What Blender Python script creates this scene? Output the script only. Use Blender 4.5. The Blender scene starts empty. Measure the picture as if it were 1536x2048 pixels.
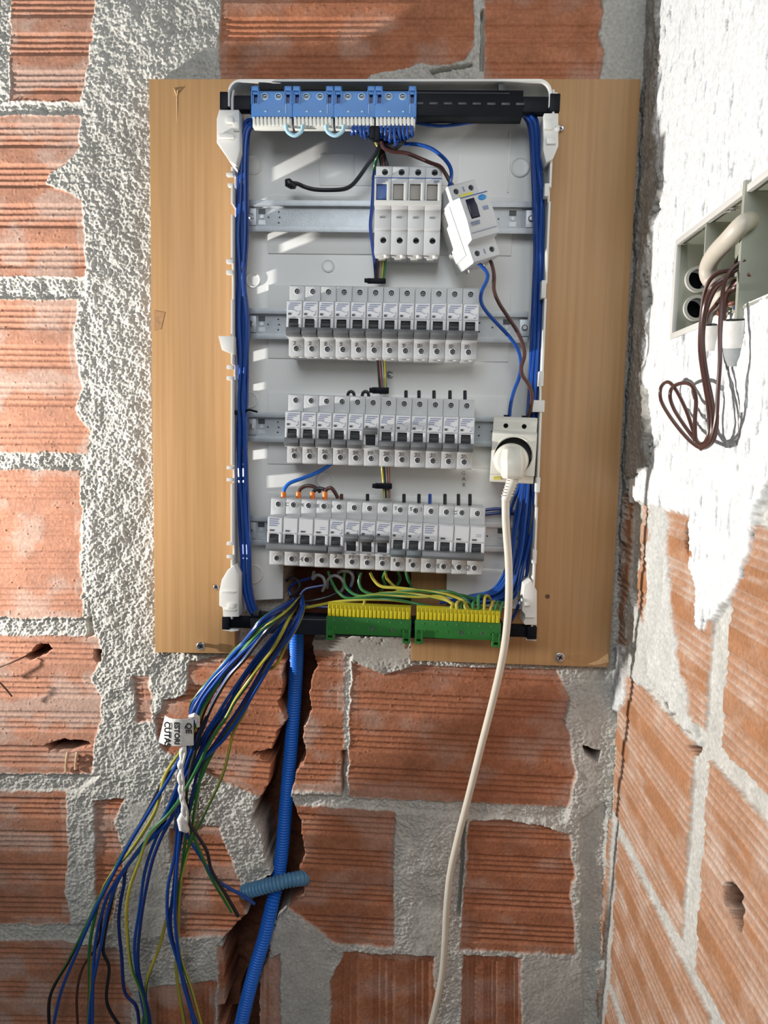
import bpy, bmesh, math, random
import numpy as np
from mathutils import Vector, Matrix, Euler
random.seed(7)
S = bpy.context.scene
COL = S.collection

# ------------------------------------------------------------------ camera
F = 1480.0
D = 0.91
PITCH, YAW, ROLL = [math.radians(a) for a in (-5.6515, -2.6186, 1.2028)]
_cp, _sp, _cy, _sy = math.cos(PITCH), math.sin(PITCH), math.cos(YAW), math.sin(YAW)
FW = Vector((_sy*_cp, _cy*_cp, _sp))
_r0 = Vector((_cy, -_sy, 0)); _u0 = _r0.cross(FW)
RT = _r0*math.cos(ROLL) + _u0*math.sin(ROLL)
UP = -_r0*math.sin(ROLL) + _u0*math.cos(ROLL)
CAM = Vector((0, -D, 0))
cam = bpy.data.cameras.new('camera'); camo = bpy.data.objects.new('camera', cam); COL.objects.link(camo)
camo.matrix_world = Matrix(((RT.x, UP.x, -FW.x, CAM.x), (RT.y, UP.y, -FW.y, CAM.y), (RT.z, UP.z, -FW.z, CAM.z), (0, 0, 0, 1)))
cam.sensor_fit = 'HORIZONTAL'; cam.sensor_width = 36; cam.lens = F/1536*36; cam.clip_start = .01
S.camera = camo

def at(px, py, dep=0.0):
    """point of the place seen at that spot of the photograph, dep metres in front of the back wall"""
    d = FW + RT*((px-768)/F) - UP*((py-1024)/F)
    return CAM + d*((D-dep)/d.y)
def atx(px, py, X):
    d = FW + RT*((px-768)/F) - UP*((py-1024)/F)
    return CAM + d*(X/d.x)
XC = 0.2508            # the corner of the two walls

# ------------------------------------------------------------------ light
w = bpy.data.worlds.new('daylight'); S.world = w; w.use_nodes = True
bg = w.node_tree.nodes['Background']; bg.inputs[0].default_value = (0.93, 0.97, 1.0, 1); bg.inputs[1].default_value = 0.075
L = bpy.data.lights.new('low_window_sun', 'SPOT'); L.energy = 92; L.color = (1.0, 0.965, 0.92); L.shadow_soft_size = 0.020; L.spot_size = math.radians(122); L.spot_blend = 1.0
Lo = bpy.data.objects.new('low_window_sun', L); COL.objects.link(Lo); Lo.location = at(-1400, 1130, 0.235)
Lo.rotation_euler = Vector((1, .10, .37)).to_track_quat('-Z', 'Y').to_euler()
A = bpy.data.lights.new('added_front_fill', 'AREA'); A.shape = 'RECTANGLE'; A.size = 1.0; A.size_y = .9; A.energy = 15; A.color = (.90, .95, 1.0)  # area lamp added above and in front as fill, not a known window
Ao = bpy.data.objects.new('added_front_fill', A); COL.objects.link(Ao); Ao.location = (-.25, -1.9, .95)
Ao.rotation_euler = (Vector((0, 0, .15))-Ao.location).to_track_quat('-Z', 'Y').to_euler()
S.view_settings.view_transform = 'Standard'; S.view_settings.look = 'None'
S.view_settings.gamma = 1; S.view_settings.exposure = 0.0; S.view_settings.use_curve_mapping = False

# ------------------------------------------------------------------ materials
def mat(name, col, rough=.5, metal=0, var=0.0, scale=60, bump=0.0, bscale=400, stretch=(1, 1, 1), col2=None, spec=.5, coat=0):
    m = bpy.data.materials.new(name); m.use_nodes = True
    nt = m.node_tree; b = nt.nodes['Principled BSDF']
    b.inputs['Roughness'].default_value = rough; b.inputs['Metallic'].default_value = metal
    b.inputs['Specular IOR Level'].default_value = spec
    b.inputs['Coat Weight'].default_value = coat
    tc = nt.nodes.new('ShaderNodeTexCoord'); mp = nt.nodes.new('ShaderNodeMapping')
    mp.inputs['Scale'].default_value = stretch
    nt.links.new(tc.outputs['Object'], mp.inputs[0])
    n = nt.nodes.new('ShaderNodeTexNoise'); n.inputs['Scale'].default_value = scale; n.inputs['Detail'].default_value = 6
    nt.links.new(mp.outputs[0], n.inputs['Vector'])
    r = nt.nodes.new('ShaderNodeValToRGB')
    c1 = tuple(max(0, c*(1-var)) for c in col)+(1,)
    c2 = tuple(min(1, c*(1+var)) for c in (col2 or col))+(1,)
    r.color_ramp.elements[0].position = .3; r.color_ramp.elements[1].position = .7
    r.color_ramp.elements[0].color = c1; r.color_ramp.elements[1].color = c2
    nt.links.new(n.outputs[0], r.inputs[0]); nt.links.new(r.outputs[0], b.inputs['Base Color'])
    if bump:
        n2 = nt.nodes.new('ShaderNodeTexNoise'); n2.inputs['Scale'].default_value = bscale; n2.inputs['Detail'].default_value = 4
        nt.links.new(mp.outputs[0], n2.inputs['Vector'])
        bp = nt.nodes.new('ShaderNodeBump'); bp.inputs['Strength'].default_value = bump; bp.inputs['Distance'].default_value = .001
        nt.links.new(n2.outputs[0], bp.inputs['Height']); nt.links.new(bp.outputs[0], b.inputs['Normal'])
    return m

def wallmat(name):
    m = bpy.data.materials.new(name); m.use_nodes = True
    nt = m.node_tree; b = nt.nodes['Principled BSDF']; b.inputs['Roughness'].default_value = .93; b.inputs['Specular IOR Level'].default_value = .25
    a = nt.nodes.new('ShaderNodeAttribute'); a.attribute_name = 'surface_colour'
    tc = nt.nodes.new('ShaderNodeTexCoord')
    n = nt.nodes.new('ShaderNodeTexNoise'); n.inputs['Scale'].default_value = 260; n.inputs['Detail'].default_value = 8
    nt.links.new(tc.outputs['Object'], n.inputs['Vector'])
    mr = nt.nodes.new('ShaderNodeMapRange'); mr.inputs[1].default_value = .3; mr.inputs[2].default_value = .7; mr.inputs[3].default_value = .82; mr.inputs[4].default_value = 1.15
    nt.links.new(n.outputs[0], mr.inputs[0])
    v = nt.nodes.new('ShaderNodeVectorMath'); v.operation = 'SCALE'
    nt.links.new(a.outputs['Color'], v.inputs[0]); nt.links.new(mr.outputs[0], v.inputs['Scale'])
    nt.links.new(v.outputs[0], b.inputs['Base Color'])
    n2 = nt.nodes.new('ShaderNodeTexNoise'); n2.inputs['Scale'].default_value = 900; n2.inputs['Detail'].default_value = 5
    nt.links.new(tc.outputs['Object'], n2.inputs['Vector'])
    bp = nt.nodes.new('ShaderNodeBump'); bp.inputs['Strength'].default_value = .35; bp.inputs['Distance'].default_value = .0006
    nt.links.new(n2.outputs[0], bp.inputs['Height']); nt.links.new(bp.outputs[0], b.inputs['Normal'])
    return m

M = {}
M['masonry'] = wallmat('masonry')
M['tray'] = mat('tray_white_plastic', (.84, .84, .81), .32, var=.03, scale=12)
M['rim'] = mat('rim_white_plastic', (.74, .73, .69), .38, var=.04, scale=20)
M['mcb'] = mat('breaker_grey_white', (.60, .61, .615), .38, var=.02, scale=30, bump=.1, bscale=1500)
M['mcb_band'] = mat('breaker_grey_band', (.50, .50, .49), .3, var=.03)
M['sticker'] = mat('printed_sticker', (.74, .75, .77), .45, var=.02)
M['ink'] = mat('blue_grey_print', (.25, .29, .42), .5)
M['black_ink'] = mat('marker_ink', (.10, .10, .11), .6)
M['ink_k'] = mat('marker_black', (.015, .015, .02), .6)
M['pencil_ink'] = mat('faint_marker', (.24, .24, .25), .6)
M['dark'] = mat('black_plastic', (.005, .006, .010), .45, var=.2, spec=.14)
M['darkgrey'] = mat('toggle_dark_grey', (.045, .048, .052), .45, var=.1)
M['grey'] = mat('lever_grey', (.14, .145, .15), .38, var=.08)
M['greengrey'] = mat('lever_green_grey', (.115, .14, .145), .38, var=.08)
M['steel'] = mat('zinc_steel', (.52, .55, .57), .48, metal=.6, var=.06, scale=80, bump=.15, bscale=500)
M['screw'] = mat('screw_steel', (.45, .46, .47), .3, metal=.9, var=.1)
M['tscrew'] = mat('terminal_screw_steel', (.30, .31, .32), .4, metal=.2, var=.1)
M['board'] = mat('beech_veneer', (.42, .235, .100), .36, var=.05, scale=120, stretch=(1.5, 1, .03), bump=.06, bscale=300, col2=(.47, .275, .125))
M['edge'] = mat('board_edge', (.62, .40, .20), .8, var=.15, scale=400)
M['blue'] = mat('blue_wire', (.010, .065, .31), .28, var=.06)
M['bluedk'] = mat('navy_wire', (.008, .03, .17), .3, var=.06)
M['bluedk2'] = mat('deep_blue_wire', (.010, .045, .26), .26, var=.06)
M['ltblue'] = mat('pale_blue_wire', (.42, .66, .78), .35)
M['black'] = mat('black_wire', (.012, .013, .018), .38)
M['brown'] = mat('brown_wire', (.075, .028, .022), .36)
M['yellow'] = mat('yellow_wire', (.44, .38, .05), .35, var=.06)
M['green'] = mat('green_wire', (.03, .16, .045), .36, var=.06)
M['greywire'] = mat('grey_wire', (.22, .23, .24), .4)
M['tblue'] = mat('terminal_blue', (.045, .20, .54), .4, var=.05)
M['tbluedk'] = mat('terminal_blue_latch', (.02, .06, .22), .45)
M['twhite'] = mat('terminal_white', (.80, .80, .74), .4)
M['tgreen'] = mat('terminal_green', (.025, .17, .03), .42, var=.08)
M['tyellow'] = mat('terminal_yellow', (.66, .56, .02), .42, var=.05)
M['orange'] = mat('orange_ferrule', (.85, .22, .03), .4)
M['cream'] = mat('cream_cable', (.66, .60, .50), .42, var=.04)
M['plug'] = mat('cream_plug', (.72, .70, .62), .36, var=.03)
M['pipe'] = mat('blue_conduit', (.008, .16, .70), .45, var=.06)
M['pipe2'] = mat('dull_blue_conduit', (.10, .27, .46), .38, var=.1)
M['switchblue'] = mat('switch_blue', (.02, .09, .33), .4)
M['switchgrey'] = mat('switch_grey', (.33, .30, .26), .4)
M['markyel'] = mat('yellow_mark', (.75, .68, .12), .5)
M['btn'] = mat('test_button_blue', (.03, .27, .62), .35)
M['white'] = mat('dirty_white', (.74, .72, .68), .6, var=.12, scale=90, bump=.4, bscale=300)
M['boxgrey'] = mat('junction_box_olive', (.37, .38, .31), .55, var=.08, scale=40)
M['grpipe'] = mat('grey_mortar_sleeve', (.36, .38, .38), .8, var=.2)
M['copper'] = mat('copper_brown', (.25, .10, .07), .4, var=.2)
M['twig'] = mat('rusty_wire', (.11, .055, .035), .6, var=.2)
M['foam'] = mat('foam_drip', (.55, .38, .24), .8, var=.12)

# ------------------------------------------------------------------ mesh helpers
class MB:
    def __init__(s): s.v = []; s.f = []; s.m = []
    def add(s, vs, fs, m=0):
        o = len(s.v); s.v += [tuple(v) for v in vs]
        for f in fs: s.f.append([o+i for i in f]); s.m.append(m)
        return s
    def box(s, x0, x1, y0, y1, z0, z1, m=0):
        x0, x1 = sorted((x0, x1)); y0, y1 = sorted((y0, y1)); z0, z1 = sorted((z0, z1))
        return s.add([(x0,y0,z0),(x1,y0,z0),(x1,y1,z0),(x0,y1,z0),(x0,y0,z1),(x1,y0,z1),(x1,y1,z1),(x0,y1,z1)],
              [(0,3,2,1),(4,5,6,7),(0,1,5,4),(1,2,6,5),(2,3,7,6),(3,0,4,7)], m)
    def prism(s, pts, a0, a1, axis='y', m=0):
        """pts 2D outline; extruded along axis from a0 to a1"""
        n = len(pts)
        def P(p, a): return {'y': (p[0], a, p[1]), 'x': (a, p[0], p[1]), 'z': (p[0], p[1], a)}[axis]
        vs = [P(p, a0) for p in pts]+[P(p, a1) for p in pts]
        fs = [list(range(n))[::-1], list(range(n, 2*n))]+[(i, (i+1) % n, n+(i+1) % n, n+i) for i in range(n)]
        return s.add(vs, fs, m)
    def lathe(s, prof, c=(0,0,0), axis='y', n=20, m=0, ring=False):
        """prof list of (r, h) along the axis"""
        vs = []; fs = []
        for r, h in prof:
            for k in range(n):
                a = 2*math.pi*k/n; u, v = r*math.cos(a), r*math.sin(a)
                p = {'y': (u, h, v), 'z': (u, v, h), 'x': (h, u, v)}[axis]
                vs.append((p[0]+c[0], p[1]+c[1], p[2]+c[2]))
        for i in range(len(prof)-1):
            for k in range(n):
                fs.append((i*n+k, i*n+(k+1) % n, (i+1)*n+(k+1) % n, (i+1)*n+k))
        if ring:
            q = (len(prof)-1)*n
            for k in range(n): fs.append((q+k, q+(k+1) % n, (k+1) % n, k))
        else: fs.append(list(range(n))[::-1]); fs.append([(len(prof)-1)*n+k for k in range(n)])
        return s.add(vs, fs, m)
    def tube(s, path, r, n=10, mats=None, twist=0.0, phase=0.0):
        P = [Vector(p) for p in path]; K = len(P)
        rr = r if isinstance(r, (list, tuple)) else [r]*K
        T = []
        for i in range(K):
            t = P[min(i+1, K-1)]-P[max(i-1, 0)]
            T.append(t.normalized() if t.length > 1e-9 else Vector((0, 0, 1)))
        nrm = T[0].orthogonal().normalized(); vs = []; fs = []; ms = []
        for i in range(K):
            nrm = (nrm-T[i]*nrm.dot(T[i])).normalized(); b = T[i].cross(nrm)
            for k in range(n):
                a = 2*math.pi*k/n+phase+twist*i
                vs.append(P[i]+nrm*(rr[i]*math.cos(a))+b*(rr[i]*math.sin(a)))
        for i in range(K-1):
            for k in range(n):
                fs.append((i*n+k, i*n+(k+1) % n, (i+1)*n+(k+1) % n, (i+1)*n+k))
                ms.append(0 if not mats else mats[k % len(mats)])
        fs.append(list(range(n))[::-1]); ms.append(0)
        fs.append([(K-1)*n+k for k in range(n)]); ms.append(0)
        o = len(s.v); s.v += [tuple(v) for v in vs]
        for f, q in zip(fs, ms): s.f.append([o+i for i in f]); s.m.append(q)
        return s
    def build(s, name, mats, parent=None, bevel=0, smooth=True, loc=None):
        me = bpy.data.meshes.new(name); me.from_pydata(s.v, [], s.f)
        if not isinstance(mats, (list, tuple)): mats = [mats]
        for q in mats: me.materials.append(q)
        me.polygons.foreach_set('material_index', s.m)
        bm = bmesh.new(); bm.from_mesh(me)
        bmesh.ops.recalc_face_normals(bm, faces=bm.faces)
        if bevel:
            es = [e for e in bm.edges if len(e.link_faces) == 2 and e.calc_face_angle(0) > .6]
            bmesh.ops.bevel(bm, geom=es, offset=bevel, segments=2, affect='EDGES', profile=.6, clamp_overlap=True)
        if smooth:
            for f in bm.faces: f.smooth = True
            for e in bm.edges:
                if len(e.link_faces) == 2 and e.calc_face_angle(0) > .7: e.smooth = False
        bm.to_mesh(me); bm.free()
        o = bpy.data.objects.new(name, me); COL.objects.link(o)
        if loc is not None: o.location = loc
        if parent: o.parent = parent
        return o
    def shift(s, d):
        s.v = [(v[0]-d[0], v[1]-d[1], v[2]-d[2]) for v in s.v]; return s

def tag(o, label=None, cat=None, group=None, kind=None):
    if label: o['label'] = label
    if cat: o['category'] = cat
    if group: o['group'] = group
    if kind: o['kind'] = kind
    return o
def thing(name, label, cat, loc=(0,0,0), rot=(0,0,0), group=None):
    o = bpy.data.objects.new(name, None); COL.objects.link(o); o.empty_display_size = .01
    o.location = loc; o.rotation_euler = rot
    return tag(o, label, cat, group)
def dup(root):
    c = root.copy(); COL.objects.link(c)
    for ch in root.children:
        d = ch.copy(); COL.objects.link(d); d.parent = c
        for g in ch.children:
            e = g.copy(); COL.objects.link(e); e.parent = d
    return c
def smooth_path(pts, sub=8):
    P = [Vector(p) for p in pts]
    if len(P) < 3:
        return [P[0].lerp(P[1], i/sub) for i in range(sub+1)]
    out = []
    Q = [P[0]*2-P[1]]+P+[P[-1]*2-P[-2]]
    for i in range(1, len(Q)-2):
        p0, p1, p2, p3 = Q[i-1:i+3]
        n = max(2, min(40, int((p2-p1).length/.0035)+sub//2))
        for k in range(n):
            t = k/n
            out.append(.5*((2*p1)+(p2-p0)*t+(2*p0-5*p1+4*p2-p3)*t*t+(3*p1-p0-3*p2+p3)*t**3))
    out.append(P[-1]); return out
def cut(o, cutters):
    """real holes: subtract the shapes in the MB list from the mesh of o"""
    tmp = []
    for c in cutters:
        k = c.build('cutter', M['dark'], smooth=False); k.parent = o.parent; k.location = o.location; tmp.append(k)
        md = o.modifiers.new('b', 'BOOLEAN'); md.operation = 'DIFFERENCE'; md.object = k; md.solver = 'EXACT'
    bpy.context.view_layer.update()
    dg = bpy.context.evaluated_depsgraph_get()
    me = bpy.data.meshes.new_from_object(o.evaluated_get(dg))
    o.modifiers.clear(); o.data = me
    for k in tmp: bpy.data.objects.remove(k)
def text(s, size, m, parent=None, loc=(0,0,0), rot=(math.pi/2,0,0), name='written_number', depth=.00015, bold=0.0):
    cu = bpy.data.curves.new(name, 'FONT'); cu.body = s; cu.size = size; cu.extrude = depth; cu.align_x = 'CENTER'; cu.align_y = 'CENTER'; cu.offset = bold
    cu.resolution_u = 3
    t = bpy.data.objects.new('t', cu); COL.objects.link(t)
    bpy.context.view_layer.update()
    me = bpy.data.meshes.new_from_object(t.evaluated_get(bpy.context.evaluated_depsgraph_get()))
    bpy.data.objects.remove(t); me.materials.clear(); me.materials.append(m)
    o = bpy.data.objects.new(name, me); COL.objects.link(o); o.location = loc; o.rotation_euler = rot
    if parent: o.parent = parent
    return o
ORD = ['first','second','third','fourth','fifth','sixth','seventh','eighth','ninth','tenth','eleventh','twelfth','thirteenth','fourteenth','fifteenth','sixteenth','seventeenth','eighteenth','nineteenth','twentieth']

# ------------------------------------------------------------------ masonry walls (relief modelled in the mesh)
def vn(x, y, seed):
    rs = np.random.RandomState(seed); T = rs.rand(256, 256).astype(np.float32)
    xi = np.floor(x).astype(np.int64); yi = np.floor(y).astype(np.int64)
    fx = (x-xi).astype(np.float32); fy = (y-yi).astype(np.float32)
    fx = fx*fx*(3-2*fx); fy = fy*fy*(3-2*fy)
    a = T[xi & 255, yi & 255]; b = T[(xi+1) & 255, yi & 255]; c = T[xi & 255, (yi+1) & 255]; d = T[(xi+1) & 255, (yi+1) & 255]
    return (a*(1-fx)+b*fx)*(1-fy)+(c*(1-fx)+d*fx)*fy*1.0-0.5
def fbm(x, y, seed, oct=4):
    s = 0; a = 1; t = 0
    for i in range(oct):
        s = s+a*vn(x*2**i+i*17.3, y*2**i+i*9.1, seed+i); t += a; a *= .5
    return s/t*2
def sdf(X, Y, poly):
    d = np.full(X.shape, 1e9, np.float32); ins = np.zeros(X.shape, bool); n = len(poly)
    for i in range(n):
        ax, ay = poly[i]; bx, by = poly[(i+1) % n]
        ex, ey = bx-ax, by-ay; L2 = ex*ex+ey*ey+1e-9
        t = np.clip(((X-ax)*ex+(Y-ay)*ey)/L2, 0, 1)
        d = np.minimum(d, np.hypot(X-ax-ex*t, Y-ay-ey*t))
        c = ((ay > Y) != (by > Y))
        if ay != by: ins ^= c & (X < (bx-ax)*(Y-ay)/(by-ay)+ax)
    return np.where(ins, -d, d)
def sst(a, b, x):
    t = np.clip((x-a)/(b-a), 0, 1); return t*t*(3-2*t)
def pmask(X, Y, poly, wx, wy, soft):
    xs = [p[0] for p in poly]; ys = [p[1] for p in poly]
    sel = (X > min(xs)-30) & (X < max(xs)+30) & (Y > min(ys)-30) & (Y < max(ys)+30)
    m = np.zeros(X.shape, np.float32)
    if sel.any():
        d = sdf((X+wx)[sel], (Y+wy)[sel], poly)
        m[sel] = 1-sst(-soft, soft, d)
    return m
def project(P):
    d = P-np.array(CAM); z = d @ np.array(FW)
    return 768+F*(d @ np.array(RT))/z, 1024-F*(d @ np.array(UP))/z
def grooves(v, n=4, c=4, a=.0013):
    t = np.mod(v*n, 1.0); s = (t-.20)/.60
    g = np.where((s > 0) & (s < 1), 1-np.abs(np.mod(s*c, 1)*2-1)**1.6, 0)
    return -a*g-a*.35*((s > 0) & (s < 1))
def grid_object(name, P, cols, drop=None, label=None):
    H, W = P.shape[:2]
    me = bpy.data.meshes.new(name); idx = np.arange(H*W).reshape(H, W)
    q = np.stack([idx[:-1, :-1], idx[:-1, 1:], idx[1:, 1:], idx[1:, :-1]], -1).reshape(-1, 4)
    if drop is not None:
        k = ~(drop[:-1, :-1] & drop[1:, 1:] & drop[:-1, 1:] & drop[1:, :-1]).reshape(-1); q = q[k]
    me.vertices.add(H*W); me.vertices.foreach_set('co', P.reshape(-1).astype(np.float32))
    me.loops.add(q.size); me.loops.foreach_set('vertex_index', q.reshape(-1).astype(np.int32))
    me.polygons.add(len(q)); me.polygons.foreach_set('loop_start', np.arange(0, q.size, 4, dtype=np.int32))
    me.update(calc_edges=True); me.validate()
    me.polygons.foreach_set('use_smooth', np.ones(len(q), bool))
    at_ = me.attributes.new('surface_colour', 'FLOAT_COLOR', 'POINT')
    c4 = np.ones((H*W, 4), np.float32); c4[:, :3] = cols.reshape(-1, 3); at_.data.foreach_set('color', c4.reshape(-1))
    me.materials.append(M['masonry'])
    o = bpy.data.objects.new(name, me); COL.objects.link(o); tag(o, label, None, None, 'structure'); return o

RES = 0.0009
BRICK = np.array((.44, .175, .092)); BRICK2 = np.array((.36, .135, .075)); PLAST = np.array((.52, .505, .46)); FILM = np.array((.52, .41, .35))

# bricks of the back wall: outline, (xl, top, bottom, xr, top, bottom) of its rib pattern, upright ribs?, rib count
BR = [
 ([(20,-60),(190,-60),(188,60),(178,130),(164,205),(22,203)], (20,-100,203,190,-100,203), 0),
 ([(-260,230),(160,232),(163,295),(135,330),(100,345),(92,368),(125,382),(165,400),(168,440),(174,555),(-260,552)], (0,232,552,165,232,553), 0),
 ([(-260,596),(158,600),(150,690),(166,780),(150,815),(160,840),(182,860),(176,905),(-260,904)], (0,597,905,165,599,906), 0),
 ([(-260,937),(160,940),(165,1090),(166,1235),(-260,1234)], (0,938,1235,165,940,1235), 0),
 ([(-260,1267),(200,1272),(206,1320),(178,1355),(205,1400),(200,1440),(188,1500),(190,1546),(-260,1545)], (0,1268,1545,200,1272,1547), 0),
 ([(-260,1580),(134,1582),(140,1700),(132,1780),(142,1846),(-260,1845)], (0,1580,1845,135,1582,1847), 0),
 ([(-260,1880),(120,1880),(235,1895),(262,1990),(250,2500),(-260,2500)], (0,1880,2150,240,1884,2154), 0),
 ([(443,-80),(950,-80),(948,100),(930,122),(890,132),(840,128),(800,142),(740,150),(728,170),(440,170)], (443,-130,172,950,-130,172), 0),
 ([(970,-80),(1196,-80),(1204,30),(1197,70),(1206,110),(1196,175),(970,170)], (970,-115,185,1200,-115,185), 0),
 ([(380,1322),(440,1310),(583,1310),(583,1560),(540,1600),(430,1552),(400,1530),(325,1500),(310,1440),(330,1400),(375,1390)], (300,1280,1560,580,1290,1585), 0),
 ([(268,1352),(300,1350),(305,1440),(275,1445)], (200,1270,1545,310,1275,1547), 0),
 ([(340,1655),(440,1652),(470,1740),(496,1790),(478,1870),(362,1872)], (340,1600,1880,480,1605,1885), 0),
 ([(190,1600),(250,1595),(232,1640),(250,1720),(225,1840),(195,1850)], (140,1580,1845,250,1584,1849), 0),
 ([(612,1296),(690,1303),(686,1586),(560,1578),(560,1296)], (590,1290,1582,690,1294,1586), 0),
 ([(705,1320),(770,1350),(830,1330),(1110,1338),(1140,1395),(1132,1440),(1142,1500),(1150,1540),(1136,1614),(695,1592)], (700,1290,1592,1140,1312,1614), 0),
 ([(560,1608),(790,1622),(788,1892),(668,1884),(640,1860),(560,1800)], (590,1612,1880,790,1622,1892), 0),
 ([(937,1640),(1000,1636),(1085,1650),(1142,1668),(1140,1700),(1150,1740),(1138,1790),(1150,1860),(1148,1908),(920,1896)], (935,1625,1896,1145,1634,1908), 0),
 ([(690,1902),(868,1908),(878,2500),(655,2500),(662,1960)], (660,1900,2100,876,1900,2100), 1),
 ([(925,1908),(1042,1912),(1050,2500),(915,2500)], (915,1900,2100,1047,1900,2100), 1),
 ([(520,1925),(560,1905),(566,2500),(500,2500)], (500,1900,2100,640,1900,2100), 1),
 ([(300,1972),(432,1960),(434,2500),(300,2500)], (300,1900,2100,436,1900,2100), 1),
 ([(437,1888),(458,1888),(450,2500),(436,2500)], None, 0),
]
SMOOTHP = [[(1205,-80),(1320,-80),(1310,170),(1205,170)], [(258,1600),(345,1600),(350,1860),(300,1880),(255,1840)], [(545,1850),(640,1850),(668,1950),(670,2500),(555,2500)],
           [(1045,1915),(1165,1915),(1168,2500),(1050,2500)], [(610,1275),(815,1275),(815,1322),(760,1352),(610,1310)], [(820,1800),(900,1790),(900,1960),(820,1930)],
           [(1160,1330),(1200,1330),(1195,1900),(1160,1900)]]
CHAN = [(572,1110),(835,1110),(835,1200),(800,1268),(628,1274),(626,1300),(634,1335),(622,1352),(617,1385),(623,1420),(606,1455),(606,1482),(613,1505),(594,1545),(581,1590),(592,1618),
        (601,1640),(604,1690),(610,1712),(596,1735),(601,1765),(612,1790),(575,1806),(560,1830),(538,1865),(540,1905),(520,1950),(512,2500),(446,2500),(450,1940),(446,1880),(470,1850),
        (495,1822),(482,1792),(520,1760),(545,1745),(530,1700),(520,1660),(508,1640),(512,1598),(538,1570),(546,1530),(508,1506),(545,1500),(556,1460),(576,1440),(560,1405),(570,1375),(566,1345),(584,1310),(575,1270)]
HOLES = [[(55,1312),(75,1292),(98,1288),(104,1297),(88,1308),(62,1318)], [(92,1490),(130,1478),(178,1482),(182,1490),(140,1502),(100,1500)], [(188,1300),(205,1298),(204,1325),(192,1322)],
         [(440,2010),(470,2000),(470,2050),(440,2050)], [(1165,1490),(1200,1500),(1195,1520),(1170,1505)]]
GAPS = [[(684,1500),(692,1500),(690,1590),(684,1590)], [(925,1640),(932,1640),(920,1830),(914,1830)], [(962,20),(968,20),(968,140),(961,140)], [(172,1240),(186,1230),(190,1270),(176,1275)],
        [(860,142),(945,128),(946,134),(865,150)]]

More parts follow.
